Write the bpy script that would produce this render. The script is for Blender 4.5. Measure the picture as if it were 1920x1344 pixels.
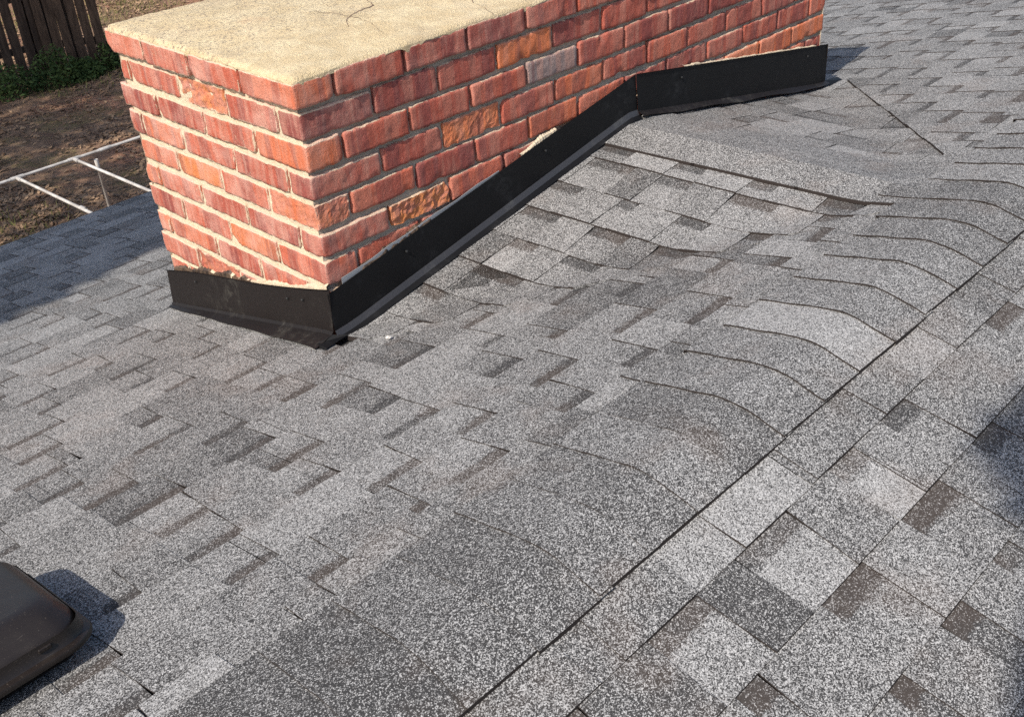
import bpy, bmesh, math, random
from mathutils import Vector, Matrix, noise as mn

sc = bpy.context.scene
for o in list(bpy.data.objects):
    bpy.data.objects.remove(o)

# ------------------------------------------------------------------ camera
cam_data = bpy.data.cameras.new("camera")
cam = bpy.data.objects.new("camera", cam_data)
sc.collection.objects.link(cam)
RM = ((0.69155459, -0.71991069, -0.05899878),
      (-0.42129254, -0.33565101, -0.84252655),
      (0.58674045, 0.60750885, -0.53541400))
m = Matrix(((RM[0][0], -RM[1][0], -RM[2][0]), (RM[0][1], -RM[1][1], -RM[2][1]), (RM[0][2], -RM[1][2], -RM[2][2]))).to_4x4()
m.translation = Vector((-1.28720, -1.96313, 0.70342))
cam.matrix_world = m
cam_data.sensor_width = 36.0
cam_data.lens = 36.0 * 1977.39 / 1920.0
cam_data.clip_start = 0.05
cam_data.clip_end = 400.0
sc.camera = cam

# ------------------------------------------------------------------ world, sun, exposure
SUN = Vector((0.690, 0.135, -0.712)).normalized()      # direction the light travels
elev = math.asin(-SUN.z)
azim = math.atan2(-SUN.x, -SUN.y)                      # compass angle of the sun, clockwise from +Y
world = bpy.data.worlds.new("World")
sc.world = world
world.use_nodes = True
wn = world.node_tree
wn.nodes.clear()
wo = wn.nodes.new("ShaderNodeOutputWorld")
wb = wn.nodes.new("ShaderNodeBackground")
sky = wn.nodes.new("ShaderNodeTexSky")
sky.sky_type = 'NISHITA'
sky.sun_disc = False
sky.sun_elevation = elev
sky.sun_rotation = azim
sky.air_density = 1.0
sky.dust_density = 2.0
sky.ozone_density = 1.0
wb.inputs['Strength'].default_value = 0.15
wn.links.new(sky.outputs[0], wb.inputs[0])
wn.links.new(wb.outputs[0], wo.inputs[0])

sl = bpy.data.lights.new("sun", 'SUN')
sl.energy = 4.6
sl.angle = math.radians(0.53)
sl.color = (1.0, 0.93, 0.83)
so = bpy.data.objects.new("sun", sl)
sc.collection.objects.link(so)
so.rotation_euler = SUN.to_track_quat('-Z', 'Y').to_euler()
so.location = (-8, -3, 9)

sc.render.engine = 'CYCLES'
sc.view_settings.view_transform = 'Standard'
sc.view_settings.look = 'None'
sc.view_settings.gamma = 1.0
sc.view_settings.use_curve_mapping = False
sc.view_settings.exposure = 0.34
sc.cycles.use_denoising = False
sc.cycles.max_bounces = 6

R = random.Random(7)

# ------------------------------------------------------------------ helpers
def link(o, parent=None):
    sc.collection.objects.link(o)
    if parent is not None:
        o.parent = parent
        o.matrix_parent_inverse = parent.matrix_world.inverted() if False else Matrix.Identity(4)
    return o

def tag(o, label=None, cat=None, group=None, kind=None):
    if label: o['label'] = label
    if cat: o['category'] = cat
    if group: o['group'] = group
    if kind: o['kind'] = kind
    return o

def mesh_from(name, verts, faces, mat, smooth=False):
    me = bpy.data.meshes.new(name)
    me.from_pydata([tuple(v) for v in verts], [], faces)
    me.materials.append(mat)
    if smooth:
        for p in me.polygons: p.use_smooth = True
    me.update()
    return me

def obj_from(name, verts, faces, mat, parent=None, smooth=False):
    return link(bpy.data.objects.new(name, mesh_from(name, verts, faces, mat, smooth)), parent)

def bm_obj(name, bm, mat, parent=None, smooth=False):
    me = bpy.data.meshes.new(name)
    bm.to_mesh(me); bm.free()
    me.materials.append(mat)
    if smooth:
        for p in me.polygons: p.use_smooth = True
    return link(bpy.data.objects.new(name, me), parent)

def box_geo(x0, x1, y0, y1, z0, z1):
    v = [(x, y, z) for z in (z0, z1) for y in (y0, y1) for x in (x0, x1)]
    f = [(0, 2, 3, 1), (4, 5, 7, 6), (0, 1, 5, 4), (2, 6, 7, 3), (0, 4, 6, 2), (1, 3, 7, 5)]
    return v, f

def box_obj(name, x0, x1, y0, y1, z0, z1, mat, parent=None, bevel=0.0):
    v, f = box_geo(x0, x1, y0, y1, z0, z1)
    o = obj_from(name, v, f, mat, parent)
    if bevel:
        b = bmesh.new(); b.from_mesh(o.data)
        bmesh.ops.bevel(b, geom=b.edges[:], offset=bevel, segments=2, affect='EDGES', profile=0.5)
        b.to_mesh(o.data); b.free()
    return o

def tube_geo(pts, rad, n=10, caps=True):
    verts, faces = [], []
    N = len(pts)
    for i, p in enumerate(pts):
        p = Vector(p)
        d = (Vector(pts[min(i + 1, N - 1)]) - Vector(pts[max(i - 1, 0)])).normalized()
        a = d.cross(Vector((0, 0, 1)))
        if a.length < 1e-3: a = d.cross(Vector((1, 0, 0)))
        a.normalize(); b = d.cross(a)
        r = rad[i] if isinstance(rad, (list, tuple)) else rad
        for k in range(n):
            t = 2 * math.pi * k / n
            verts.append(p + a * (math.cos(t) * r) + b * (math.sin(t) * r))
    for i in range(N - 1):
        for k in range(n):
            faces.append((i * n + k, i * n + (k + 1) % n, (i + 1) * n + (k + 1) % n, (i + 1) * n + k))
    if caps:
        faces.append(tuple(range(n))); faces.append(tuple((N - 1) * n + k for k in reversed(range(n))))
    return verts, faces

def sstep(a, b, x):
    t = max(0.0, min(1.0, (x - a) / (b - a))) if b != a else float(x > a)
    return t * t * (3 - 2 * t)

# ---- material building
def new_mat(name):
    mt = bpy.data.materials.new(name)
    mt.use_nodes = True
    nt = mt.node_tree
    b = nt.nodes['Principled BSDF']
    return mt, nt, b

class NB:
    """tiny node builder"""
    def __init__(s, nt): s.nt = nt
    def n(s, t, **kw):
        x = s.nt.nodes.new(t)
        for k, v in kw.items(): setattr(x, k, v)
        return x
    def l(s, a, b): s.nt.links.new(a, b)
    def setin(s, sock, v):
        if hasattr(v, 'is_output') or isinstance(v, bpy.types.NodeSocket): s.l(v, sock)
        else: sock.default_value = v
    def coord(s): return s.n('ShaderNodeTexCoord').outputs['Object']
    def geo(s): return s.n('ShaderNodeNewGeometry')
    def mapping(s, vec, scale=(1, 1, 1), rot=(0, 0, 0), loc=(0, 0, 0)):
        x = s.n('ShaderNodeMapping'); s.l(vec, x.inputs[0])
        x.inputs['Scale'].default_value = scale; x.inputs['Rotation'].default_value = rot
        s.setin(x.inputs['Location'], loc); return x.outputs[0]
    def noise(s, vec, scale, detail=3, rough=0.5, dist=0.0):
        x = s.n('ShaderNodeTexNoise'); s.l(vec, x.inputs['Vector'])
        x.inputs['Scale'].default_value = scale; x.inputs['Detail'].default_value = detail
        x.inputs['Roughness'].default_value = rough; x.inputs['Distortion'].default_value = dist
        return x.outputs['Fac'], x.outputs['Color']
    def voro(s, vec, scale, feature='F1', rnd=1.0):
        x = s.n('ShaderNodeTexVoronoi', feature=feature); s.l(vec, x.inputs['Vector'])
        x.inputs['Scale'].default_value = scale
        if 'Randomness' in x.inputs: x.inputs['Randomness'].default_value = rnd
        return x
    def math(s, op, a, b=None, c=None, clamp=False):
        x = s.n('ShaderNodeMath', operation=op); x.use_clamp = clamp
        s.setin(x.inputs[0], a)
        if b is not None: s.setin(x.inputs[1], b)
        if c is not None: s.setin(x.inputs[2], c)
        return x.outputs[0]
    def ramp(s, fac, lo, hi, to0=0.0, to1=1.0, smooth=True):
        x = s.n('ShaderNodeMapRange'); x.interpolation_type = 'SMOOTHSTEP' if smooth else 'LINEAR'
        s.setin(x.inputs[0], fac); s.setin(x.inputs[1], lo); s.setin(x.inputs[2], hi)
        s.setin(x.inputs[3], to0); s.setin(x.inputs[4], to1); return x.outputs[0]
    def mix(s, fac, a, b, blend='MIX'):
        x = s.n('ShaderNodeMix', data_type='RGBA', blend_type=blend)
        s.setin(x.inputs[0], fac)
        s.setin(x.inputs[6], (*a, 1) if isinstance(a, tuple) and len(a) == 3 else a)
        s.setin(x.inputs[7], (*b, 1) if isinstance(b, tuple) and len(b) == 3 else b)
        return x.outputs[2]
    def attr(s, name):
        x = s.n('ShaderNodeAttribute'); x.attribute_name = name; return x
    def sep(s, col):
        x = s.n('ShaderNodeSeparateColor'); s.l(col, x.inputs[0]); return x.outputs
    def bump(s, h, strength, dist, normal=None):
        x = s.n('ShaderNodeBump'); s.l(h, x.inputs['Height'])
        x.inputs['Strength'].default_value = strength; x.inputs['Distance'].default_value = dist
        if normal is not None: s.l(normal, x.inputs['Normal'])
        return x.outputs[0]

# -- asphalt shingle: per-corner colour attribute "tone" = (tone, dark edge flag, warm), UV.y = position up the exposure
def mat_shingle():
    mt, nt, b = new_mat("shingle_granules")
    N = NB(nt)
    P = N.geo().outputs['Position']
    at = N.sep(N.attr('tone').outputs['Color'])
    tone, edge, band = at[0], at[1], at[2]
    warmn, _ = N.noise(P, 5.0, 3, 0.6)
    n0, _ = N.noise(P, 6.5, 3, 0.6)
    n1, _ = N.noise(P, 22.0, 3, 0.6)
    n2, _ = N.noise(P, 90.0, 2, 0.6)
    t = N.math('ADD', tone, N.math('MULTIPLY', N.math('SUBTRACT', n1, 0.5), 0.30))
    t = N.math('ADD', t, N.math('MULTIPLY', N.math('SUBTRACT', n2, 0.5), 0.35))
    t = N.math('ADD', t, N.math('MULTIPLY', N.math('SUBTRACT', n0, 0.5), 0.24))
    bandm = N.ramp(N.math('ADD', band, N.math('MULTIPLY', N.math('SUBTRACT', n2, 0.5), 1.3)), 0.15, 0.85)
    t = N.math('SUBTRACT', t, N.math('MULTIPLY', bandm, 0.44))
    v1 = N.voro(P, 560.0); c1 = N.sep(v1.outputs['Color'])
    v2 = N.voro(P, 1000.0); c2 = N.sep(v2.outputs['Color'])
    r = N.math('ADD', N.math('MULTIPLY', c1[0], 0.62), N.math('MULTIPLY', c2[0], 0.38))
    thr = N.ramp(t, 0.0, 1.0, 0.80, 0.27, False)
    w = N.ramp(r, N.math('SUBTRACT', thr, 0.10), N.math('ADD', thr, 0.12))
    warm = N.ramp(N.math('ADD', warmn, N.math('MULTIPLY', bandm, 0.14)), 0.52, 0.72)
    dark = N.mix(warm, (0.037, 0.036, 0.036), (0.052, 0.043, 0.038))
    light = N.mix(c1[1], (0.180, 0.177, 0.174), (0.485, 0.478, 0.466))
    light = N.mix(N.math('MULTIPLY', warm, 0.30), light, (0.31, 0.275, 0.255))
    col = N.mix(w, dark, light)
    col = N.mix(edge, col, (0.027, 0.021, 0.019))
    N.l(col, b.inputs['Base Color'])
    b.inputs['Roughness'].default_value = 0.92
    b.inputs['Specular IOR Level'].default_value = 0.25
    h = N.math('ADD', c1[2], N.math('MULTIPLY', n2, 0.6))
    N.l(N.bump(h, 0.35, 0.0012), b.inputs['Normal'])
    return mt

def mat_brick():
    mt, nt, b = new_mat("fired_clay_brick")
    N = NB(nt)
    G = N.geo(); P = G.outputs['Position']; Nn = G.outputs['Normal']
    at = N.sep(N.attr('tone').outputs['Color'])     # r: hue pick, g: painted sunlit-side brightness and mortar smear, b: eroded
    O = N.n('ShaderNodeObjectInfo').outputs['Random']
    Pr = N.n('ShaderNodeVectorMath', operation='ADD'); N.l(P, Pr.inputs[0])
    cx = N.n('ShaderNodeCombineXYZ'); N.l(N.math('MULTIPLY', O, 7.0), cx.inputs[0]); N.l(N.math('MULTIPLY', O, 13.0), cx.inputs[1])
    N.l(cx.outputs[0], Pr.inputs[1]); Q = Pr.outputs[0]
    cr = N.n('ShaderNodeValToRGB'); N.l(at[0], cr.inputs[0])
    e = cr.color_ramp; e.interpolation = 'LINEAR'
    stops = [(0.0, (0.20, 0.060, 0.056)), (0.25, (0.345, 0.080, 0.056)), (0.5, (0.50, 0.120, 0.066)),
             (0.72, (0.57, 0.150, 0.060)), (0.86, (0.60, 0.200, 0.070)), (1.0, (0.25, 0.19, 0.18))]
    e.elements[0].position = 0; e.elements[0].color = (*stops[0][1], 1)
    e.elements[1].position = 1; e.elements[1].color = (*stops[-1][1], 1)
    for p_, c_ in stops[1:-1]:
        q = e.elements.new(p_); q.color = (*c_, 1)
    col = cr.outputs[0]
    # flat vertical colour stripes left by the kiln setting
    Sx = N.mapping(Q, (17, 17, 1.2)); s1, _ = N.noise(Sx, 1.0, 2, 0.45)
    col = N.mix(N.ramp(s1, 0.54, 0.56, 0, 0.6), col, N.mix(0.5, col, (0.52, 0.25, 0.18)))
    col = N.mix(N.ramp(s1, 0.45, 0.43, 0, 0.75), col, N.mix(0.6, col, (0.15, 0.045, 0.05)))
    Sf = N.mapping(Q, (70, 70, 10)); s2, _ = N.noise(Sf, 1.0, 3, 0.6)
    col = N.mix(N.ramp(s2, 0.45, 0.75, 0, 0.18), col, (0.50, 0.27, 0.20))
    col = N.mix(N.math('MULTIPLY', at[1], N.ramp(s2, 0.40, 0.70, 0, 0.45)), col, (0.60, 0.36, 0.28))
    g, _ = N.noise(P, 230, 4, 0.75)
    col = N.mix(N.ramp(g, 0.58, 0.70, 0, 0.45), col, (0.58, 0.38, 0.29))
    col = N.mix(N.ramp(g, 0.44, 0.30, 0, 0.6), col, (0.10, 0.035, 0.03))
    pk, _ = N.noise(P, 75, 3, 0.7)
    col = N.mix(N.ramp(pk, 0.64, 0.72, 0, 0.55), col, (0.12, 0.04, 0.035))
    # eroded cores
    er, _ = N.noise(P, 55, 4, 0.7); m0_, _ = N.noise(P, 24, 4, 0.7)
    col = N.mix(N.math('MULTIPLY', at[2], N.ramp(er, 0.38, 0.62, 0.25, 1.0)), col, N.mix(N.ramp(m0_, 0.4, 0.6), (0.56, 0.20, 0.065), (0.42, 0.16, 0.11)))
    # cream mortar smears and lime bloom, their colour also painting the left face sunlit
    m1, _ = N.noise(Q, 26, 5, 0.62, 0.4)
    Sm = N.mapping(Q, (30, 30, 6)); m2, _ = N.noise(Sm, 1.0, 4, 0.6)
    m3, _ = N.noise(P, 150, 4, 0.75)
    mm = N.math('ADD', N.math('MULTIPLY', m1, 0.5), N.math('MULTIPLY', m2, 0.3))
    mm = N.math('ADD', mm, N.math('MULTIPLY', m3, 0.2))
    up = N.n('ShaderNodeSeparateXYZ'); N.l(Nn, up.inputs[0])
    lvl = N.math('SUBTRACT', 0.83, N.math('MULTIPLY', at[1], 0.38))
    lvl = N.math('SUBTRACT', lvl, N.math('MULTIPLY', N.math('MAXIMUM', up.outputs[2], 0.0), 0.30))
    sm = N.ramp(mm, lvl, N.math('ADD', lvl, 0.09))
    cream = N.mix(N.ramp(g, 0.4, 0.65), (0.56, 0.44, 0.31), (0.68, 0.56, 0.41))
    col = N.mix(N.math('MULTIPLY', sm, 0.85), col, cream)
    b3, _ = N.noise(Q, 9, 4, 0.6)
    col = N.mix(N.math('MULTIPLY', N.ramp(b3, 0.40, 0.70, 0, 0.75), at[1]), col, (0.64, 0.38, 0.31))  # pale pink mix, brightens the sunlit left bricks in their colour
    N.l(col, b.inputs['Base Color'])
    b.inputs['Roughness'].default_value = 0.88
    b.inputs['Specular IOR Level'].default_value = 0.3
    hh = N.math('ADD', N.math('MULTIPLY', g, 0.9), N.math('MULTIPLY', N.noise(P, 90, 4, 0.65)[0], 1.0))
    hh = N.math('ADD', hh, N.math('MULTIPLY', N.noise(P, 480, 2, 0.7)[0], 0.5))
    hh = N.math('ADD', hh, N.math('MULTIPLY', sm, 0.5))
    N.l(N.bump(hh, 1.0, 0.0028), b.inputs['Normal'])
    return mt

def mat_mortar():
    mt, nt, b = new_mat("old_mortar")
    N = NB(nt)
    P = N.geo().outputs['Position']
    a, _ = N.noise(P, 18, 4, 0.6); g, _ = N.noise(P, 300, 4, 0.7); d, _ = N.noise(P, 60, 4, 0.7)
    at = N.sep(N.attr('tone').outputs['Color'])     # r: painted light, 1 on the sunlit side, 0 on the shaded side
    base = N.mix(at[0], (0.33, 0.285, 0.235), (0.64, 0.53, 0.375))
    col = N.mix(N.ramp(a, 0.35, 0.65, 0, 0.6), base, N.mix(0.5, base, (0.40, 0.35, 0.28)))
    col = N.mix(N.ramp(g, 0.60, 0.72, 0, 0.7), col, (0.20, 0.16, 0.12))
    col = N.mix(N.ramp(d, 0.62, 0.78, 0, 0.6), col, (0.11, 0.09, 0.07))
    N.l(col, b.inputs['Base Color']); b.inputs['Roughness'].default_value = 0.95
    N.l(N.bump(N.math('ADD', g, N.math('MULTIPLY', d, 1.6)), 1.0, 0.003), b.inputs['Normal'])
    return mt

def mat_crown():
    mt, nt, b = new_mat("weathered_cement_wash")
    N = NB(nt)
    P = N.geo().outputs['Position']
    big, _ = N.noise(P, 2.6, 4, 0.6); md, _ = N.noise(P, 14, 4, 0.65, 0.3); g, _ = N.noise(P, 330, 3, 0.7)
    fl, _ = N.noise(N.mapping(P, (1, 1, 1), (0, 0, 0.7)), 120, 4, 0.75)
    col = N.mix(N.ramp(md, 0.35, 0.65), (0.62, 0.485, 0.285), (0.73, 0.60, 0.38))
    col = N.mix(N.ramp(big, 0.50, 0.72, 0, 0.55), col, (0.56, 0.44, 0.30))
    # lichen-grey speckled zone towards the far (left) end
    gx = N.n('ShaderNodeSeparateXYZ'); N.l(P, gx.inputs[0])
    zone = N.math('MULTIPLY', N.ramp(gx.outputs[0], 1.25, 0.75), N.ramp(gx.outputs[1], 0.10, 0.40))
    col = N.mix(N.math('MULTIPLY', N.ramp(fl, 0.50, 0.64), N.math('ADD', 0.22, N.math('MULTIPLY', zone, 0.78))), col, (0.25, 0.20, 0.15))
    g2_, _ = N.noise(P, 150, 4, 0.8)
    col = N.mix(N.ramp(g2_, 0.57, 0.70, 0, 0.5), col, (0.34, 0.25, 0.16))
    col = N.mix(N.ramp(g, 0.60, 0.70, 0, 0.55), col, (0.30, 0.22, 0.14))
    st, _ = N.noise(P, 7, 3, 0.5)
    col = N.mix(N.ramp(st, 0.60, 0.76, 0, 0.5), col, (0.62, 0.37, 0.18))
    s5, _ = N.noise(P, 4.2, 5, 0.7, 0.5)
    col = N.mix(N.ramp(s5, 0.52, 0.66, 0, 0.42), col, (0.42, 0.32, 0.205))
    # a few wandering cracks
    wv = N.n('ShaderNodeVectorMath', operation='ADD'); _, wc = N.noise(P, 9, 4, 0.6)
    ws = N.n('ShaderNodeVectorMath', operation='SCALE'); N.l(wc, ws.inputs[0]); ws.inputs['Scale'].default_value = 0.16
    N.l(P, wv.inputs[0]); N.l(ws.outputs[0], wv.inputs[1])
    vo = N.voro(wv.outputs[0], 2.6, 'DISTANCE_TO_EDGE')
    crk = N.ramp(vo.outputs['Distance'], 0.022, 0.006)
    crk = N.math('MULTIPLY', crk, N.ramp(gx.outputs[0], 0.55, 0.75))
    crk = N.math('MULTIPLY', crk, N.ramp(big, 0.34, 0.44))
    col = N.mix(N.math('MULTIPLY', crk, 0.75), col, (0.20, 0.13, 0.10))
    N.l(col, b.inputs['Base Color']); b.inputs['Roughness'].default_value = 0.95
    hh = N.math('ADD', N.math('MULTIPLY', fl, 1.4), N.math('ADD', g, N.math('MULTIPLY', crk, -2.0)))
    N.l(N.bump(hh, 1.0, 0.0045), b.inputs['Normal'])
    return mt

def mat_metal(name, c0, c1, rough, scuff=0.25, spec=0.5):
    mt, nt, b = new_mat(name)
    N = NB(nt)
    P = N.geo().outputs['Position']
    a, _ = N.noise(P, 6, 5, 0.6, 0.6); d, _ = N.noise(P, 34, 5, 0.7, 0.5); f, _ = N.noise(P, 200, 3, 0.7)
    m = N.math('MULTIPLY', N.ramp(a, 0.48, 0.66), N.ramp(d, 0.42, 0.66))
    col = N.mix(N.math('MULTIPLY', m, scuff), c0, c1)
    col = N.mix(N.ramp(f, 0.70, 0.78, 0, 0.30), col, (0.20, 0.19, 0.17))
    N.l(col, b.inputs['Base Color'])
    N.l(N.ramp(a, 0.3, 0.7, rough, rough + 0.15), b.inputs['Roughness'])
    b.inputs['Specular IOR Level'].default_value = spec
    if 'vent' in name:
        for rz, th in ((0.5, 0.505), (-0.9, 0.507)):
            sc_, _ = N.noise(N.mapping(P, (2.0, 60, 2.0), (0, 0, rz)), 1.0, 1, 0.4)
            ln = N.math('MULTIPLY', N.ramp(N.math('ABSOLUTE', N.math('SUBTRACT', sc_, th)), 0.003, 0.0), N.ramp(a, 0.52, 0.60))
            col = N.mix(N.math('MULTIPLY', ln, 0.5), col, (0.16, 0.14, 0.12))
        ds, _ = N.noise(P, 320, 3, 0.8)
        col = N.mix(N.ramp(ds, 0.62, 0.72, 0, 0.4), col, (0.17, 0.14, 0.11)); N.l(col, b.inputs['Base Color'])
    lw, _ = N.noise(P, 5.0, 2, 0.5)
    N.l(N.bump(N.math('ADD', lw, N.math('MULTIPLY', f, 0.01)), 0.25, 0.01), b.inputs['Normal'])
    return mt

def mat_simple(name, c, rough=0.8, var=0.3, scale=20.0, c2=None, bump=0.3, bd=0.003, spec=0.3, stretch=None):
    mt, nt, b = new_mat(name)
    N = NB(nt)
    P = N.geo().outputs['Position']
    if stretch: P = N.mapping(P, stretch)
    a, _ = N.noise(P, scale, 4, 0.65)
    c2 = c2 or tuple(x * (1 - var) for x in c)
    N.l(N.mix(N.ramp(a, 0.35, 0.65), c, c2), b.inputs['Base Color'])
    b.inputs['Roughness'].default_value = rough
    b.inputs['Specular IOR Level'].default_value = spec
    if bump: N.l(N.bump(a, bump, bd), b.inputs['Normal'])
    return mt

def mat_leaf(name, c, c2, trans=0.35):
    mt, nt, b = new_mat(name)
    N = NB(nt)
    P = N.geo().outputs['Position']
    a, _ = N.noise(P, 3.5, 3, 0.6); g, _ = N.noise(P, 40, 2, 0.6)
    col = N.mix(N.ramp(N.math('ADD', N.math('MULTIPLY', a, .6), N.math('MULTIPLY', g, .4)), 0.38, 0.62), c, c2)
    N.l(col, b.inputs['Base Color']); b.inputs['Roughness'].default_value = 0.75
    b.inputs['Specular IOR Level'].default_value = 0.2
    return mt

def mat_ground():
    mt, nt, b = new_mat("yard_soil")
    N = NB(nt)
    P = N.geo().outputs['Position']
    a, _ = N.noise(P, 0.55, 4, 0.6, 0.4); d, _ = N.noise(P, 3.2, 5, 0.7, 0.4); g, _ = N.noise(P, 26, 5, 0.75); f, _ = N.noise(P, 90, 3, 0.7)
    col = N.mix(N.ramp(d, 0.35, 0.62), (0.21, 0.130, 0.088), (0.36, 0.235, 0.155))
    col = N.mix(N.ramp(a, 0.48, 0.62), col, (0.42, 0.225, 0.145))
    grass, _ = N.noise(P, 0.9, 4, 0.65, 0.2)
    gm = N.math('MULTIPLY', N.ramp(grass, 0.50, 0.62), N.ramp(g, 0.40, 0.58))
    col = N.mix(N.math('MULTIPLY', gm, 0.75), col, (0.20, 0.18, 0.07))
    col = N.mix(N.ramp(g, 0.52, 0.70, 0, 0.7), col, (0.26, 0.18, 0.11))
    col = N.mix(N.ramp(f, 0.48, 0.30, 0, 0.7), col, (0.030, 0.020, 0.015))
    N.l(col, b.inputs['Base Color']); b.inputs['Roughness'].default_value = 1.0
    b.inputs['Specular IOR Level'].default_value = 0.1
    N.l(N.bump(N.math('ADD', g, N.math('MULTIPLY', f, 0.5)), 1.0, 0.05), b.inputs['Normal'])
    return mt

M_SH = mat_shingle(); M_BR = mat_brick(); M_MO = mat_mortar(); M_CR = mat_crown()
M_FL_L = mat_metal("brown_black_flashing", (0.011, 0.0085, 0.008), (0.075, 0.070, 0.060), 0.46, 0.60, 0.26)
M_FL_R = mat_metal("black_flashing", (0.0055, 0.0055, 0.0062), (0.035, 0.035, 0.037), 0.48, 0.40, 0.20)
M_HEM = mat_metal("grey_hem", (0.032, 0.032, 0.036), (0.07, 0.07, 0.07), 0.45, 0.5, 0.4)
M_OLD = mat_metal("dull_galvanised_strip", (0.30, 0.31, 0.32), (0.45, 0.44, 0.42), 0.5, 0.7, 0.5)
M_VENT = mat_metal("brown_black_vent_plastic", (0.012, 0.0085, 0.007), (0.030, 0.023, 0.019), 0.38, 0.5, 0.40)
M_DARK = mat_simple("dark_void", (0.01, 0.01, 0.01), 0.9, 0.2)
M_TAR = mat_simple("roofing_sealant", (0.03, 0.022, 0.018), 0.5, 0.3, 40, (0.11, 0.075, 0.05), 1.0, 0.006)
M_DECK = mat_simple("roof_felt", (0.04, 0.038, 0.036), 0.95, 0.4, 60)
M_WOOD = mat_simple("weathered_picket_wood", (0.085, 0.058, 0.042), 0.9, 0.4, 5, (0.045, 0.030, 0.022), 0.6, 0.01, 0.2, (6, 6, 0.7))
M_RAIL = mat_simple("fence_rail_wood", (0.075, 0.052, 0.038), 0.9, 0.4, 5, (0.045, 0.030, 0.022), 0.5, 0.01, 0.2)
M_PVC = mat_simple("weathered_white_pipe", (0.50, 0.48, 0.45), 0.5, 0.25, 9, (0.30, 0.28, 0.26), 0.1, 0.002, 0.5)
M_WALL = mat_simple("painted_siding", (0.55, 0.52, 0.46), 0.8, 0.15, 4)
M_FASC = mat_simple("fascia_paint", (0.60, 0.58, 0.54), 0.6, 0.15, 4)
M_GROUND = mat_ground()
M_WEED = mat_leaf("weed_leaves", (0.030, 0.058, 0.018), (0.070, 0.105, 0.030))
M_GRASSM = mat_leaf("dry_grass", (0.24, 0.20, 0.08), (0.16, 0.17, 0.055))
M_LITTER = mat_leaf("dead_leaves", (0.32, 0.21, 0.125), (0.12, 0.072, 0.045))
M_TREE = mat_leaf("tree_leaves", (0.040, 0.080, 0.022), (0.075, 0.125, 0.035))
M_BARK = mat_simple("bark", (0.10, 0.075, 0.055), 0.95, 0.5, 12, None, 1.0, 0.03)
M_CHIP = mat_simple("pale_mortar_chip", (0.70, 0.66, 0.60), 0.9, 0.2, 200)
M_SCREW = mat_simple("screw_head", (0.02, 0.02, 0.02), 0.4, 0.2, 100, None, 0, 0, 0.6)

# ------------------------------------------------------------------ measured layout of the roof, metres
BANDS_C= [(-0.861, -0.682, -0.613), (-0.846, -0.47, -0.439), (-0.844, -0.371, -0.252), (-0.836, -0.117, -0.009), (-0.83, 0.097, 0.188), (-0.826, 0.309, 0.458), (-0.717, -0.765, -0.667), (-0.716, -0.242, -0.153), (-0.715, -0.461, -0.343), (-0.694, -0.039, 0.096), (-0.692, 0.226, 0.359), (-0.581, -0.535, -0.443), (-0.579, -0.317, -0.185), (-0.574, -0.763, -0.652), (-0.567, -0.041, 0.057), (-0.553, 0.158, 0.205), (-0.449, -0.507, -0.381), (-0.446, -0.751, -0.642), (-0.441, -0.26, -0.174), (-0.316, -0.526, -0.415), (-0.312, -0.772, -0.626), (-0.298, -0.284, -0.154), (-0.181, -0.503, -0.397), (-0.171, -0.302, -0.21), (-0.06, -0.605, -0.464), (-0.059, -0.813, -0.723), (0.069, -0.53, -0.468), (0.188, -0.765, -0.661), (0.314, -0.744, -0.601)]
BANDS_B= [(-1.639, -0.272, -0.223), (-1.634, -0.104, -0.039), (-1.632, 0.071, 0.136), (-1.502, -0.441, -0.384), (-1.499, -0.212, -0.092), (-1.496, 0.035, 0.167), (-1.495, 0.291, 0.382), (-1.368, 0.03, 0.119), (-1.364, -0.459, -0.338), (-1.36, -0.24, -0.1), (-1.353, 0.208, 0.308), (-1.351, 0.643, 0.759)]
BANDS_A= [(0.098, -0.252, -0.156), (0.234, -0.37, -0.25), (0.25, -0.133, -0.018), (0.369, -0.226, -0.119), (0.37, -0.469, -0.38), (0.374, -0.272, -0.124), (0.507, -0.422, -0.308), (0.515, -0.21, -0.127), (0.637, -0.403, -0.29), (0.639, -0.644, -0.499), (0.641, -0.172, -0.05), (0.78, -0.557, -0.466), (0.781, -0.138, -0.031), (0.782, -0.329, -0.274), (0.787, -0.806, -0.677), (0.907, -0.209, -0.062), (0.918, -0.408, -0.299), (0.919, -0.902, -0.793), (0.923, -0.667, -0.536)]
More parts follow.
